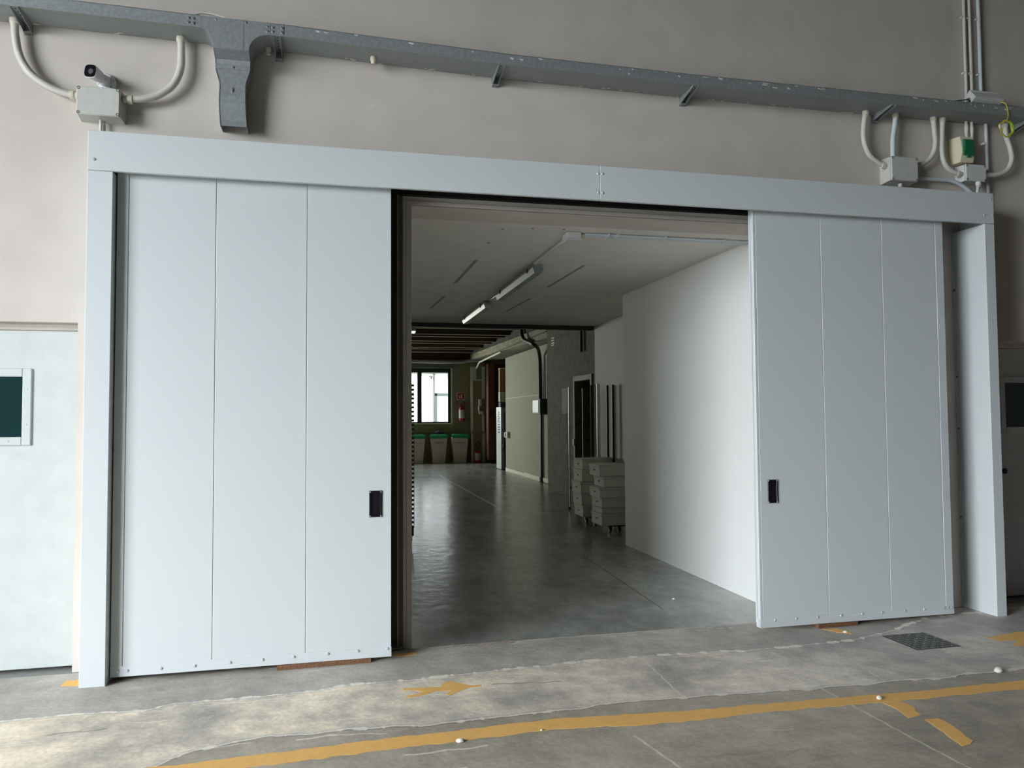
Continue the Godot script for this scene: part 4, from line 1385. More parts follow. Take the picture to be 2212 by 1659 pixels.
func build_floor_things() -> void:
	paint_patch("painted_line", "long worn yellow line painted across the hall floor in front of the doors", [[0.3, 1.21], [0.95, 1.185], [1.75, 1.135], [2.6, 1.10], [3.3, 1.165], [4.0, 1.185], [4.7, 1.215], [5.4, 1.21], [7.2, 1.20], [7.2, 1.32], [5.4, 1.325], [4.45, 1.315], [4.3, 1.30], [3.55, 1.28], [3.45, 1.295], [3.0, 1.285], [2.55, 1.225], [1.75, 1.265], [1.0, 1.31], [0.3, 1.33]], "", 0.008)
	paint_patch("painted_dash", "yellow dash branching off the long yellow floor line", [[4.375, 1.315], [4.475, 1.315], [4.50, 1.36], [4.455, 1.51], [4.36, 1.53], [4.385, 1.42]], "yellow dashes at the right")
	paint_patch("painted_dash", "yellow dash nearest the viewer, after the one touching the long line", [[4.425, 1.57], [4.505, 1.57], [4.495, 1.69], [4.46, 1.84], [4.36, 1.88], [4.40, 1.72]], "yellow dashes at the right")
	paint_patch("painted_arrow", "smeared yellow arrow on the pale floor band before the passage", [[1.84, 0.455], [1.98, 0.475], [2.06, 0.49], [2.07, 0.44], [2.12, 0.40], [2.16, 0.43], [2.215, 0.49], [2.25, 0.51], [2.30, 0.505], [2.29, 0.535], [2.22, 0.54], [2.16, 0.575], [2.09, 0.635], [2.07, 0.61], [2.11, 0.565], [2.02, 0.545], [1.97, 0.585], [1.87, 0.615], [1.84, 0.59], [1.95, 0.545], [1.90, 0.50], [1.84, 0.485]], "", 0.005)
	paint_patch("painted_arrow", "yellow arrow at the right edge beside the floor grate", [[5.92, 0.44], [6.25, 0.38], [6.6, 0.40], [6.6, 0.52], [6.25, 0.52], [6.02, 0.66], [5.95, 0.64], [6.08, 0.54], [5.95, 0.53]], "", 0.006)
	paint_patch("painted_mark", "small yellow paint spot at the foot of the left jamb panel", [[-0.13, -0.17], [-0.02, -0.17], [-0.02, -0.05], [-0.13, -0.07]], "", 0.012)
	paint_patch("painted_mark", "small yellow paint spot at the left foot of the passage opening", [[1.84, -0.20], [1.985, -0.21], [1.98, -0.155], [1.84, -0.15]], "", 0.006)
	paint_patch("painted_mark", "faded yellow smear beside the reddish timber block", [[4.94, -0.03], [5.06, -0.02], [5.10, 0.07], [5.07, 0.135], [5.00, 0.08]], "", 0.01)
	# chequered cover of the drain
	var g := thing("floor_grate", "dark chequered steel drain cover set in the floor before the right door", "drain cover", Vector3(5.42, 0, 0.40))
	var s := st()
	bb(s, -0.175, 0.175, -0.02, 0.003, -0.175, 0.165, 0.002)
	obj("plate", s, M.grate, g)
	s = st()
	for i in 9:
		for j in 9:
			var c := Vector3(-0.152 + i * 0.038, 0.004, -0.155 + j * 0.038)
			for k in 2:
				bx(s, c + (Vector3(0, 0, -0.007 + k * 0.014) if (i + j) % 2 == 0 else Vector3(-0.007 + k * 0.014, 0, 0)), Vector3(0.028, 0.005, 0.005) if (i + j) % 2 == 0 else Vector3(0.005, 0.005, 0.028), 0.001)
	var tr := obj("tread_pattern", s, M.grate_tread, g)
	tr.set_meta("kind", "stuff")
	# loose stones and chips
	for q: Array in [[2.05, 1.26, 0.018, "pale pebble lying on the long yellow line nearest the viewer"], [4.40, 1.262, 0.019, "pale pebble lying on the yellow line where the dash branches off"], [5.41, 1.05, 0.030, "lump of white plaster on the floor joint at the right"], [2.47, 1.225, 0.008, "tiny white chip on the yellow line right of the nearest pebble"], [4.28, -1.14, 0.014, "tiny white chip on the passage floor by the white wall"], [5.05, 0.09, 0.014, "pale crumb on the yellow smear by the timber block"], [6.9, 0.55, 0.012, "small white chip near the right picture edge"]]:
		s = st()
		var r: float = q[2]
		var prof := [[0.0, 0.0], [r * 0.8, 0.0], [r, r * 0.3], [r * 0.75, r * 0.7], [r * 0.3, r * 0.9], [0.0, r * 0.92]]
		lathe(s, prof, Transform3D(Basis(Vector3.UP, q[0] * 3.0) * Basis.from_scale(Vector3(1.25, 1.0, 0.85)), Vector3(q[0], 0.001, q[1])), 7)
		tag(obj("stone", s, M.stone), q[3], "stone", "loose stones and chips on the floor")

# =====================================================================  in the passage
func perforated_post(s: SurfaceTool, x: float, z: float, y0: float, y1: float, w := 0.034, backed := false) -> void:
	# angle post: a solid flange turned away and a front flange with a ladder of holes
	bb(s, x - w / 2, x - w / 2 + 0.006, y0, y1, z - 0.03, z)
	bb(s, x - w / 2, x - w / 2 + 0.006, y0, y1, z - 0.002, z + 0.001)
	bb(s, x + w / 2 - 0.006, x + w / 2, y0, y1, z - 0.003, z)
	if backed: bb(s, x - w / 2, x + w / 2, y0, y1, z - 0.03, z - 0.006)
	var y := y0
	while y < y1 - 0.01:
		bb(s, x - w / 2 + 0.006, x + w / 2 - 0.006, y, minf(y + 0.029, y1), z - 0.003, z)
		y += 0.055

func castor(t: Node3D, p: Vector3) -> void:
	var s := st()
	lathe(s, [[0.0, -0.016], [0.042, -0.016], [0.046, -0.008], [0.046, 0.008], [0.042, 0.016], [0.0, 0.016]], frame_x(p + Vector3(0, 0.046, 0)), 16)
	bb(s, p.x - 0.022, p.x - 0.018, 0.04, 0.1, p.z - 0.02, p.z + 0.02)
	bb(s, p.x + 0.018, p.x + 0.022, 0.04, 0.1, p.z - 0.02, p.z + 0.02)
	bb(s, p.x - 0.03, p.x + 0.03, 0.096, 0.102, p.z - 0.03, p.z + 0.03)
	obj("castor", s, M.steel_dark, t, -t.position)

func build_passage_things() -> void:
	# junction box, trunking, lamps on the ceiling
	var yc := 3.066
	var b := thing("junction_box", "square white junction box on the passage ceiling where the trunking turns", "junction box", Vector3(3.33, yc, -0.88))
	var o := -b.position
	var s := st()
	bb(s, 3.265, 3.385, yc - 0.055, yc, -0.97, -0.83, 0.005)
	obj("body", s, M.box_light, b, o)
	s = st()
	bb(s, 3.26, 3.39, yc - 0.068, yc - 0.055, -0.975, -0.825, 0.004)
	obj("lid", s, M.box_light, b, o)
	s = st()
	bb(s, 3.385, 3.43, yc - 0.04, yc - 0.008, -0.93, -0.86, 0.004)
	obj("gland", s, M.gland, b, o)
	var t := thing("cable_trunking", "pair of thin white cable pipes clipped along the ceiling towards the right wall", "cable pipe", Vector3(4.1, yc, -0.88))
	o = -t.position
	for z in [-0.845, -0.895]:
		s = st()
		tube(s, [Vector3(3.42, yc - 0.014, z), Vector3(4.9, yc - 0.014, z)], 0.011, 8)
		obj("pipe", s, M.pvc_pale, t, o)
	for x in [3.62, 3.70, 4.12, 4.66]:
		s = st()
		bb(s, x - 0.012, x + 0.012, yc - 0.03, yc, -0.915, -0.825, 0.003)
		obj("clip", s, M.pvc_pale, t, o)
	s = st()
	bb(s, 3.305, 3.35, yc - 0.026, yc, -2.07, -0.97, 0.004)
	tag(obj("cable_trunking", s, M.box_light), "white trunking between the ceiling junction box and the nearer lamp", "trunking")
	s = st()
	tube(s, [Vector3(3.345, yc - 0.016, -3.92), Vector3(3.35, yc - 0.016, -4.5)], 0.010, 8)
	tag(obj("cable_trunking", s, M.lamp_body), "thin pipe between the two ceiling lamps", "cable pipe")
	for q: Array in [[3.362, -2.10, -3.90, "nearer fluorescent batten lamp on the passage ceiling, switched off"], [3.345, -4.55, -6.30, "farther fluorescent batten lamp on the passage ceiling, reflected light painted into its diffuser"]]:
		var l := thing("ceiling_lamp", q[3], "lamp", Vector3(q[0], yc, (q[1] + q[2]) / 2), "ceiling lamps in the passage")
		o = -l.position
		var x: float = q[0]
		s = st()
		bb(s, x - 0.05, x + 0.05, yc - 0.05, yc - 0.012, q[2], q[1], 0.008)
		obj("body", s, M.lamp_body, l, o)
		s = st()
		hexa(s, [Vector3(x - 0.055, yc - 0.05, q[1] + 0.0), Vector3(x + 0.055, yc - 0.05, q[1]), Vector3(x + 0.035, yc - 0.098, q[1] - 0.01), Vector3(x - 0.035, yc - 0.098, q[1] - 0.01), Vector3(x - 0.055, yc - 0.05, q[2]), Vector3(x + 0.055, yc - 0.05, q[2]), Vector3(x + 0.035, yc - 0.098, q[2] + 0.01), Vector3(x - 0.035, yc - 0.098, q[2] + 0.01)])
		obj("diffuser", s, M.lamp_clear if q[1] > -4.0 else M.lamp_painted_sheen, l, o)  # farther diffuser is paler, its reflected light is painted in
		for z in [q[1] - 0.25, q[2] + 0.25]:
			s = st()
			bb(s, x - 0.06, x - 0.045, yc - 0.06, yc - 0.02, z - 0.015, z + 0.015, 0.002)
			bb(s, x - 0.03, x + 0.03, yc - 0.014, yc, z - 0.03, z + 0.03)
			obj("clip", s, M.steel_dark, l, o)
	# racks with perforated posts
	rack("storage_rack", "tall rack of dark perforated posts behind the farther carton stack", 5.30, 5.56, -7.42, -6.22, M.post_white, M.post_dark, 0.012)
	rack("storage_rack", "tall rack with a white front post beside the dark doorway", 5.30, 5.56, -5.98, -4.62, M.post_white, M.post_dark)
	var r := thing("shelf_trolley", "perforated trolley post with castor just inside the left edge of the opening", "trolley", Vector3(2.1, 0, -4.9))
	o = -r.position
	for q: Array in [[2.388, -4.6], [1.75, -4.6], [2.388, -5.5], [1.75, -5.5]]:
		if q[0] > 2.0 and q[1] < -5.0: q = [2.30, -5.5]
		s = st()
		perforated_post(s, q[0], q[1], 0.2, 2.0)
		obj("post", s, M.post_dark, r, o)
	for y in [0.2, 0.7, 1.2, 1.7]:
		s = st()
		bb(s, 1.74, 2.29, y - 0.015, y + 0.015, -5.5, -4.62, 0.003)
		obj("shelf", s, M.post_dark, r, o)
	for q: Array in [[2.36, -4.64], [1.78, -4.64], [2.28, -5.46], [1.78, -5.46]]:
		castor(r, Vector3(q[0], 0, q[1]))
	s = st()
	bb(s, 1.74, 2.40, 0.10, 0.2, -4.66, -4.60, 0.004)
	bb(s, 1.74, 2.31, 0.10, 0.2, -5.52, -5.46, 0.004)
	obj("base_rail", s, M.steel_dark, r, o)
	# low dolly and cartons
	var d := thing("platform_dolly", "low dark platform dolly under the two carton stacks", "dolly", Vector3(5.2, 0, -5.3))
	o = -d.position
	s = st()
	bb(s, 4.99, 5.25, 0.10, 0.125, -6.0, -4.68, 0.004)
	obj("deck", s, M.post_dark, d, o)
	for q: Array in [[5.07, -4.85], [5.2, -4.85], [5.07, -5.85], [5.2, -5.85]]: castor(d, Vector3(q[0], 0, q[1]))
	var y := 0.126
	var near := [[4.862, 0.158, 0.0], [4.866, 0.07, 0.012], [4.868, 0.128, 0.0], [4.835, 0.133, 0.0], [4.90, 0.142, 0.0], [4.835, 0.155, 0.0]]
	var words := ["bottom", "flat second", "third", "fourth", "fifth", "topmost"]
	for k in near.size():
		carton("white carton with a hand hole, %s in the nearer stack by the white wall" % words[k], near[k][0], y, -4.60 + 0.01 * (k % 2), 0.38, near[k][1], 0.42, k != 1, "cartons in the nearer stack")
		y += near[k][1] + 0.004
	y = 0.126
	var far := [[4.90, 0.165], [4.885, 0.165], [4.87, 0.165], [4.895, 0.165], [4.90, 0.155]]
	words = ["bottom", "second", "middle", "fourth", "topmost"]
	for k in far.size():
		carton("shaded white carton, %s in the farther stack behind the nearer one" % words[k], far[k][0], y, -5.5 - 0.01 * (k % 2), 0.36, far[k][1], 0.42, true, "cartons in the farther stack")
		y += far[k][1] + 0.004
	carton("small low carton wedged between the two carton stacks", 5.0, 0.126, -5.15, 0.25, 0.16, 0.24, true, "")
	s = st()
	bb(s, 5.05, 5.60, 0.80, 0.94, -6.15, -6.13, 0.003)
	tag(obj("cardboard_sheet", s, M.carton), "flat grey brown board standing behind the farther carton stack against the rack", "board")

func carton(label: String, x: float, y: float, z: float, w: float, h: float, dp: float, holes: bool, group: String) -> void:
	var c := thing("carton", label, "carton", Vector3(x + w / 2, y, z - dp / 2), group)
	var s := st()
	var lid := minf(0.042, h * 0.3)
	bb(s, -w / 2 + 0.006, w / 2 - 0.006, 0, h - lid * 0.5, -dp / 2 + 0.006, dp / 2 - 0.006, 0.004)
	obj("body", s, M.carton, c)
	s = st()
	bb(s, -w / 2, w / 2, h - lid, h, -dp / 2, dp / 2, 0.003)
	obj("lid", s, M.carton_lid, c)
	if holes:
		s = st()
		bx(s, Vector3(-w / 2 + 0.006, h * 0.5, 0), Vector3(0.002, 0.022, 0.085), 0.0005)
		obj("hand_hole", s, M.dark_hole, c)

func rack(called: String, label: String, x0: float, x1: float, z0: float, z1: float, front: Material, rear: Material, wd := 0.05) -> void:
	var r := thing(called, label, "rack", Vector3((x0 + x1) / 2, 0, (z0 + z1) / 2), "racks in the recess")
	var o := -r.position
	for x in [x0, x1]:
		for z in [z0, z1]:
			var s := st()
			perforated_post(s, x, z, 0.0, 2.05, 0.034, true)
			obj("post", s, M.post_dark, r, o)
	if front != rear:
		var s := st()
		bb(s, x0 - 0.03, x0 - 0.03 + wd, 0.05, 2.06, z0 + 0.05, z0 + 0.09, 0.003)
		var p := obj("post", s, front, r, o)
		p.set_meta("label", "white painted post")
	for y in [0.35, 2.0]:
		for x in [x0, x1]:
			var s := st()
			bb(s, x - 0.012, x + 0.012, y, y + 0.03, z0, z1, 0.002)
			if y < 1.0: obj("side_rail", s, rear, r, o)
	for z in [z0, z1]:
		var s := st()
		bb(s, x0, x1, 0.35, 0.38, z - 0.012, z + 0.012, 0.002)
		obj("cross_rail", s, rear, r, o)

# =====================================================================  in the far room
func build_far_things() -> void:
	# doorway in the concrete pier
	var d := thing("door_5", "dark open doorway with a grey frame in the rough concrete wall", "doorway", Vector3(5.9, 0, -8.45), "", "structure")
	var o := -d.position
	var s := st()
	bb(s, 6.2, 6.24, 0.005, 2.22, -8.90, -8.02)  # black sheet filling the open doorway, darkness inside put into the colour
	obj("door_leaf", s, M.seal_black, d, o)
	s = st()
	bb(s, 5.875, 5.9, 0, 2.33, -9.01, -8.92, 0.003)
	bb(s, 5.875, 5.9, 0, 2.33, -8.0, -7.91, 0.003)
	bb(s, 5.875, 5.9, 2.23, 2.33, -8.92, -8.0, 0.003)
	obj("door_frame", s, M.frame_grey, d, o)
	s = st()
	bb(s, 5.86, 5.88, 1.02, 1.14, -9.0, -8.95, 0.003)
	obj("latch_plate", s, M.pvc, d, o)
	s = st()
	tube(s, [Vector3(5.86, 3.5, -8.42), Vector3(5.86, 2.76, -8.42)], 0.028, 10)
	tag(obj("hanging_cable", s, M.steel_dark), "dark cable end hanging down the concrete wall above the doorway", "cable")
	# dark conduit down to the switch box
	s = st()
	tube(s, curve([Vector3(5.80, 3.75, -12.85), Vector3(5.80, 3.55, -12.8), Vector3(5.81, 3.40, -12.62), Vector3(5.83, 3.30, -12.2), Vector3(5.86, 3.22, -11.9), Vector3(6.03, 3.16, -12.2), Vector3(6.15, 3.02, -12.5), Vector3(6.185, 2.8, -12.58), Vector3(6.195, 2.3, -12.6), Vector3(6.195, 1.99, -12.6)], 0.05), 0.045, 10)
	tag(obj("dark_conduit", s, M.steel_dark), "thick dark conduit bending down from the concrete beam to the switch box", "conduit")
	s = st()
	tube(s, [Vector3(6.21, 2.95, -12.25), Vector3(6.21, 1.98, -12.25)], 0.022, 8)
	tag(obj("dark_conduit", s, M.machine_grey), "thin conduit beside the thick dark one above the switch box", "conduit")
	s = st()
	tube(s, [Vector3(6.215, 1.62, -12.6), Vector3(6.215, 0.0, -12.6)], 0.03, 8)
	tag(obj("dark_conduit", s, M.steel_dark), "dark pipe running from the switch box down to the floor", "conduit")
	var b := thing("switch_box", "dark switch box with a pale left cover on the pale wall panel", "switch box", Vector3(6.2, 1.62, -12.5))
	o = -b.position
	s = st()
	bb(s, 6.05, 6.24, 1.62, 1.98, -12.72, -12.1, 0.008)
	obj("body", s, M.steel_dark, b, o)
	s = st()
	bb(s, 6.035, 6.05, 1.66, 1.95, -12.74, -12.2, 0.004)
	obj("cover", s, M.pvc_pale, b, o)
	# lamp under the ribbed roof, half hidden by the left edge of the opening
	var l := thing("ceiling_lamp", "small lit lamp under the ribbed roof at the left edge of the opening", "lamp", Vector3(2.72, 3.16, -9.4))
	s = st()
	bb(s, -0.45, 0.19, 0.03, 0.10, -0.09, 0.09, 0.01)
	obj("body", s, M.lamp_body, l)
	s = st()
	bb(s, -0.44, 0.18, 0.0, 0.03, -0.08, 0.08, 0.01)
	var lm := StandardMaterial3D.new()
	lm.albedo_color = rgb(235, 238, 232)
	lm.emission_enabled = true
	lm.emission = Color(0.97, 1.0, 0.95)
	lm.emission_energy_multiplier = 1.1
	obj("lamp_tube", s, lm, l)
	s = st()
	for x in [-0.35, 0.1]: tube(s, [Vector3(x, 0.1, 0), Vector3(x, 0.94, 0)], 0.006, 6)
	obj("hanger", s, M.steel_dark, l)
	var om := OmniLight3D.new()
	om.name = "lamp_glow"
	om.light_energy = 0.12
	om.light_color = Color(0.97, 1.0, 0.95)
	om.light_size = 0.1
	om.omni_range = 40.0
	om.omni_attenuation = 2.0
	om.shadow_enabled = true
	add_child(om)
	om.position = Vector3(2.6, 3.06, -9.4)
	# pipe along the far wall to the column head
	s = st()
	tube(s, curve([Vector3(2.5, 3.46, -20.62), Vector3(5.3, 3.43, -20.62), Vector3(5.7, 3.45, -20.6), Vector3(6.0, 3.485, -20.5), Vector3(6.3, 3.49, -20.45)], 0.1), 0.062, 12)
	tag(obj("duct_pipe", s, M.galv_dull), "grey pipe running above the shutter box to the head of the column", "pipe")
	s = st()
	tube(s, [Vector3(5.88, 3.30, -18.9), Vector3(5.88, 3.36, -15.6)], 0.028, 8)
	tube(s, [Vector3(5.88, 3.30, -18.9), Vector3(6.1, 3.22, -20.6)], 0.028, 8)
	tag(obj("duct_pipe", s, M.reveal_white), "thin pale pipe slanting along the underside of the concrete beam", "pipe")
	# extinguisher sign and extinguisher on the wall
	var sg_ := thing("fire_sign", "red fire extinguisher sign above the wall extinguisher", "sign", Vector3(5.665, 2.285, FAR))
	s = st()
	bx(s, Vector3(0, 0, 0.004), Vector3(0.27, 0.25, 0.008), 0.001)
	obj("sign_board", s, M.print_white, sg_)
	s = st()
	bx(s, Vector3(0.0, 0.0, 0.009), Vector3(0.235, 0.215, 0.003))
	obj("sign_field", s, M.red_sign, sg_)
	s = st()
	bx(s, Vector3(0.02, -0.02, 0.0115), Vector3(0.05, 0.12, 0.003), 0.001)
	bx(s, Vector3(0.02, 0.055, 0.0115), Vector3(0.03, 0.03, 0.003), 0.001)
	bx(s, Vector3(0.045, 0.062, 0.0115), Vector3(0.05, 0.012, 0.003))
	bx(s, Vector3(-0.055, -0.03, 0.0115), Vector3(0.03, 0.09, 0.003), 0.001)
	obj("pictogram", s, M.print_white, sg_)
	s = st()
	bx(s, Vector3(0, -0.155, 0.003), Vector3(0.25, 0.05, 0.006))
	obj("text_plate", s, M.print_white, sg_)
	extinguisher("red fire extinguisher with a white label hanging on the far wall beside the window", Vector3(5.675, 1.42, FAR + 0.11), 0.098, 0.50, true)
	extinguisher("second red fire extinguisher standing in the shade at the foot of the column", Vector3(6.165, 0.0, FAR + 0.46), 0.1, 0.42, false)
	# recycling bins
	var spots := [[4.09, "left recycling bin with a green lid, partly behind the perforated post"], [4.84, "middle recycling bin, marked CARTA, with a black bag on its green lid"], [5.56, "right recycling bin with a green lid set slightly crooked"]]
	for k in 3: bin(spots[k][0], spots[k][1], k)
	var bag := thing("bag", "crumpled black bag lying on the lid of the middle bin", "bag", Vector3(4.86, 1.0, FAR + 0.22))
	s = st()
	sg += 1
	s.set_smooth_group(-1)
	var rings := []
	for i in 5:
		var ring := []
		var r := [0.17, 0.185, 0.13, 0.07, 0.02][i] as float
		for k in 11:
			var a := TAU * k / 11.0
			ring.append(Vector3(cos(a) * r * (1.0 + 0.22 * sin(k * 2.3 + i)), [0.0, 0.03, 0.075, 0.10, 0.12][i] + 0.012 * sin(k * 3.1 + i * 2.0), sin(a) * r * 0.7))
		rings.append(ring)
	for i in 4:
		for k in 11:
			var k2 := (k + 1) % 11
			tri(s, rings[i][k], rings[i][k2], rings[i + 1][k2], rings[i][k] + Vector3(0, 0.02, 0))
			tri(s, rings[i][k], rings[i + 1][k2], rings[i + 1][k], rings[i][k] + Vector3(0, 0.02, 0))
	for k in range(1, 10): tri(s, rings[4][0], rings[4][k], rings[4][k + 1], Vector3.UP)
	obj("sack", s, M.bag_black, bag)
	# dispenser on the column
	var ds := thing("wall_dispenser", "white and grey dispenser box mounted on the column", "dispenser", Vector3(6.34, 1.65, FAR + 0.3))
	s = st()
	bb(s, -0.11, 0.13, 0.14, 0.52, 0, 0.14, 0.01)
	obj("body", s, M.machine_grey, ds)
	s = st()
	bb(s, -0.12, -0.03, 0.28, 0.52, 0.02, 0.17, 0.01)
	bb(s, -0.13, -0.10, 0.1, 0.3, 0.02, 0.17, 0.006)
	obj("cover", s, M.print_white, ds)
	s = st()
	bb(s, -0.11, 0.0, 0.0, 0.11, 0.02, 0.15, 0.008)
	obj("tray", s, M.print_white, ds)
	s = st()
	tube(s, [Vector3(0.06, 0.14, 0.04), Vector3(0.06, -0.1, 0.04)], 0.03, 8)
	tube(s, [Vector3(0.06, -0.1, 0.04), Vector3(0.06, -0.35, 0.04)], 0.045, 8)
	tube(s, [Vector3(0.075, -0.35, 0.04), Vector3(0.075, -0.6, 0.04)], 0.03, 8)
	obj("drain_pipe", s, M.reveal_white, ds)
	# brown board partition and boxes in the alcove
	var p := thing("brown_cabinet", "tall brown wooden cabinet standing in the alcove right of the column", "cabinet", Vector3(6.75, 0, -20.5))
	o = -p.position
	s = st()
	bb(s, 6.42, 6.66, 0.12, 3.35, -20.6, -20.2, 0.01)
	obj("side_panel", s, M.brown_board, p, o)
	s = st()
	bb(s, 6.66, 7.5, 0.16, 1.85, -20.6, -20.25, 0.01)
	obj("door", s, M.brown_board, p, o)
	s = st()
	bb(s, 6.66, 7.5, 1.86, 3.35, -20.6, -20.35, 0.01)
	obj("upper_panel", s, M.brown_dark, p, o)
	s = st()
	bb(s, 6.60, 7.5, 0.0, 0.12, -20.6, -20.4)
	obj("plinth", s, M.seal_black, p, o)
	s = st()
	bb(s, 6.72, 6.82, 1.27, 1.30, -20.25, -20.2, 0.004)
	obj("handle", s, M.seal_black, p, o)
	s = st()
	bb(s, 6.47, 6.62, 1.55, 1.80, -20.2, -20.195, 0.001)
	var nt := obj("notice", s, M.brown_dark, p, o)
	nt.set_meta("label", "faint framed notice")
	s = st()
	bb(s, 6.335, 6.56, 2.34, 3.04, -18.1, -17.9, 0.01)
	var w1 := obj("wall_cabinet", s, M.orange_wood)
	tag(w1, "orange brown wooden cupboard fixed high beside the gauge post", "cupboard")
	s = st()
	bb(s, 6.33, 6.56, 3.03, 3.06, -18.1, -17.88, 0.004)
	obj("top_strip", s, M.reveal_white, w1)
	s = st()
	bb(s, 6.33, 6.56, 2.02, 2.335, -18.1, -17.9, 0.008)
	tag(obj("wall_box", s, M.print_white), "white box with fine print below the orange brown cupboard", "box")
	# white post with blue letters
	var g := thing("gauge_post", "tall white machine post with blue vertical lettering at the end of the pale wall", "machine", Vector3(6.24, 0, -17.3))
	o = -g.position
	s = st()
	bb(s, 6.17, 6.19, 0.02, 1.85, -17.68, -17.0, 0.004)
	obj("front_panel", s, M.gauge_white, g, o)
	s = st()
	bb(s, 6.19, 6.34, 0.0, 1.84, -17.66, -17.02, 0.01)
	obj("housing", s, M.machine_grey, g, o)
	s = st()
	bb(s, 6.20, 6.36, 1.84, 2.0, -17.5, -17.2, 0.02)
	bb(s, 6.19, 6.345, 0.0, 0.03, -17.7, -16.98, 0.003)
	obj("cap", s, M.steel_dark, g, o)
	s = st()
	for k in 4: bb(s, 6.1675, 6.17, 1.085 + k * 0.075, 1.085 + k * 0.075 + 0.042, -17.42, -17.17)
	for k in 6:
		var y := 1.40 + k * 0.055
		bb(s, 6.1675, 6.17, y, y + 0.018, -17.42, -17.17 - 0.07 * (k % 2))
		bb(s, 6.1675, 6.17, y, y + 0.045, -17.42 + 0.05 * (k % 3), -17.34 + 0.05 * (k % 3))
	obj("lettering", s, M.print_blue, g, o)
	s = st()
	tube(s, curve([Vector3(6.30, 1.0, -16.98), Vector3(6.27, 0.85, -16.95), Vector3(6.22, 0.72, -16.95), Vector3(6.24, 0.60, -16.95), Vector3(6.31, 0.58, -16.95), Vector3(6.36, 0.66, -16.95), Vector3(6.33, 0.78, -16.95), Vector3(6.26, 0.76, -16.93), Vector3(6.215, 0.66, -16.93), Vector3(6.26, 0.585, -16.93), Vector3(6.34, 0.62, -16.93)], 0.03), 0.018, 8)
	obj("coiled_cable", s, M.wire_dark, g, o)
	s = st()
	bb(s, 6.27, 6.30, 0.1, 1.7, -17.01, -16.98, 0.004)
	obj("rail", s, M.steel_dark, g, o)
	b = thing("socket_box", "small white socket box on the end of the pale wall beside the gauge post", "socket", Vector3(6.22, 0.96, -16.3))
	s = st()
	bb(s, -0.05, 0.03, 0.0, 0.17, -0.22, 0.12, 0.01)
	obj("body", s, M.pvc, b)
	s = st()
	bb(s, -0.075, -0.05, 0.03, 0.14, -0.2, -0.04, 0.006)
	obj("socket_cover", s, M.print_white, b)
	s = st()
	bb(s, -0.078, -0.074, 0.05, 0.11, -0.15, -0.09)
	obj("socket_hole", s, M.seal_black, b)

func extinguisher(label: String, at: Vector3, r: float, h: float, hung: bool) -> void:
	var e := thing("fire_extinguisher", label, "extinguisher", at)
	var s := st()
	lathe(s, [[0.0, 0.0], [r * 0.9, 0.0], [r, 0.03], [r, h - 0.08], [r * 0.86, h - 0.03], [r * 0.5, h], [r * 0.22, h + 0.01], [r * 0.22, h + 0.05], [0.0, h + 0.05]], Transform3D.IDENTITY, 20)
	obj("cylinder", s, M.red, e)
	s = st()
	lathe(s, [[r * 1.005, h * 0.2], [r * 1.012, h * 0.2], [r * 1.012, h * 0.78], [r * 1.005, h * 0.78]], Transform3D.IDENTITY, 20)
	obj("label", s, M.print_white, e)
	s = st()
	bx(s, Vector3(0.02, h + 0.07, 0.0), Vector3(0.09, 0.03, 0.03), 0.004)
	hexa(s, [Vector3(-0.02, h + 0.09, -0.012), Vector3(-0.02, h + 0.105, -0.012), Vector3(-0.02, h + 0.105, 0.012), Vector3(-0.02, h + 0.09, 0.012), Vector3(0.11, h + 0.14, -0.012), Vector3(0.11, h + 0.155, -0.012), Vector3(0.11, h + 0.155, 0.012), Vector3(0.11, h + 0.14, 0.012)])
	obj("valve", s, M.black_plastic if not hung else M.red, e)
	s = st()
	var pts := []
	for k in 13:
		var a := -0.5 + (PI + 1.0) * k / 12.0
		pts.append(Vector3(-0.04 + cos(a) * 0.15, h + 0.13 + sin(a) * 0.085, 0.02) if hung else Vector3(0.02 + cos(a) * 0.07, h + 0.16 + sin(a) * 0.13, 0.02))
	tube(s, pts, 0.014, 8)
	obj("hose", s, M.black_plastic, e)
	if hung:
		s = st()
		bb(s, -0.03, 0.03, h - 0.1, h + 0.05, -0.108, -r + 0.012, 0.003)
		obj("wall_hook", s, M.steel_dark, e)

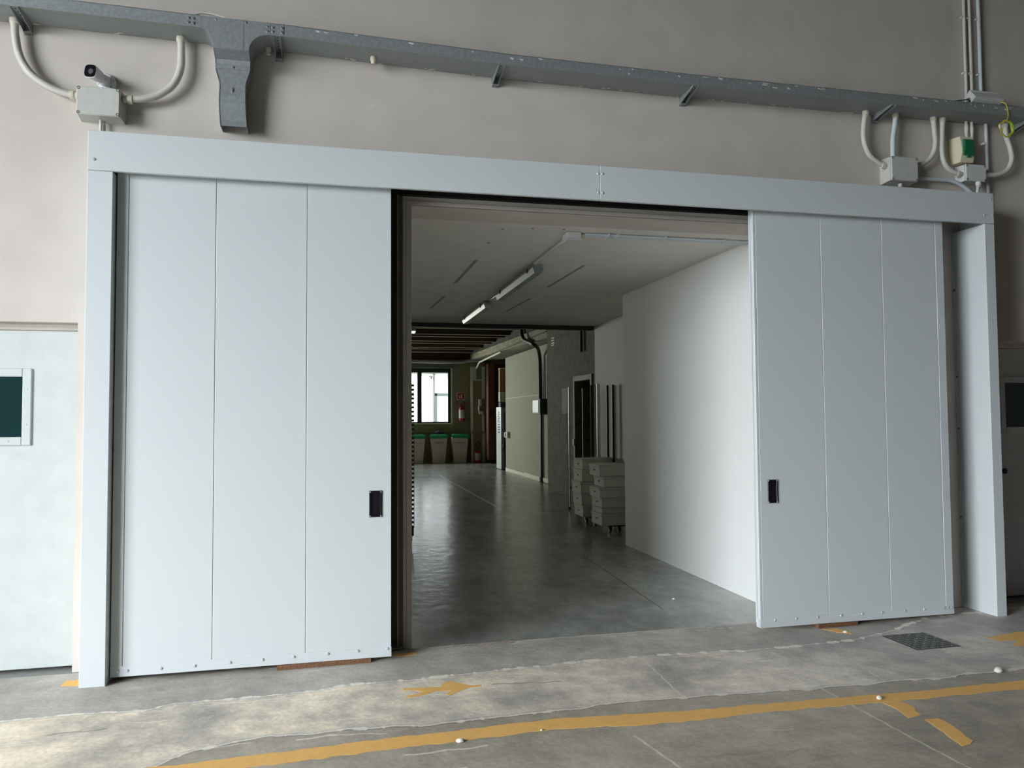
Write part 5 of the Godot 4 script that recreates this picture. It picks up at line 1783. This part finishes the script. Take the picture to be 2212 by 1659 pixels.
func bin(x: float, label: String, k: int) -> void:
	var b := thing("recycling_bin", label, "bin", Vector3(x, 0, FAR + 0.26), "recycling bins under the far window")
	var s := st()
	hexa(s, [Vector3(-0.205, 0.004, -0.2), Vector3(0.205, 0.004, -0.2), Vector3(0.205, 0.004, 0.2), Vector3(-0.205, 0.004, 0.2), Vector3(-0.275, 0.88, -0.235), Vector3(0.275, 0.88, -0.235), Vector3(0.275, 0.88, 0.235), Vector3(-0.275, 0.88, 0.235)])
	obj("body", s, M.bin_body, b)
	s = st()
	hexa(s, [Vector3(-0.285, 0.84, -0.245), Vector3(0.285, 0.84, -0.245), Vector3(0.285, 0.84, 0.245), Vector3(-0.285, 0.84, 0.245), Vector3(-0.305, 0.925, -0.25), Vector3(0.305, 0.925, -0.25), Vector3(0.305, 0.925, 0.25), Vector3(-0.305, 0.925, 0.25)])
	hexa(s, [Vector3(-0.305, 0.925, -0.25), Vector3(0.305, 0.925, -0.25), Vector3(0.305, 0.925, 0.25), Vector3(-0.305, 0.925, 0.25), Vector3(-0.23, 0.985, -0.2), Vector3(0.23, 0.985, -0.2), Vector3(0.23, 0.985, 0.19), Vector3(-0.23, 0.985, 0.19)])
	var lid := obj("lid", s, M.bin_lid, b)
	if k == 2: lid.rotation = Vector3(0, 0.0, -0.035)
	s = st()
	for sx in [-1, 1]: bx(s, Vector3(sx * 0.27, 0.945, -0.1), Vector3(0.06, 0.04, 0.12), 0.01)
	obj("lid_hinge", s, M.bin_lid, lid)
	if k == 1:
		var tm := TextMesh.new()
		tm.text = "CARTA"
		var f := SystemFont.new()
		f.font_names = PackedStringArray(["Droid Sans"])
		tm.font = f
		tm.font_size = 32
		tm.pixel_size = 0.0034
		tm.depth = 0.004
		tm.material = M.print_brown
		put("lettering", tm, b, Vector3(0.0, 0.69, 0.232), Basis(Vector3.RIGHT, -0.04))
	else:
		s = st()
		var n := 9 if k == 0 else 14
		for i in n:
			var x0 := -0.15 + 0.31 * i / n
			bb(s, x0, x0 + 0.014, 0.672, 0.672 + 0.022 + 0.006 * ((i * 7) % 3), 0.2245, 0.2285)
		obj("lettering", s, M.print_brown, b)
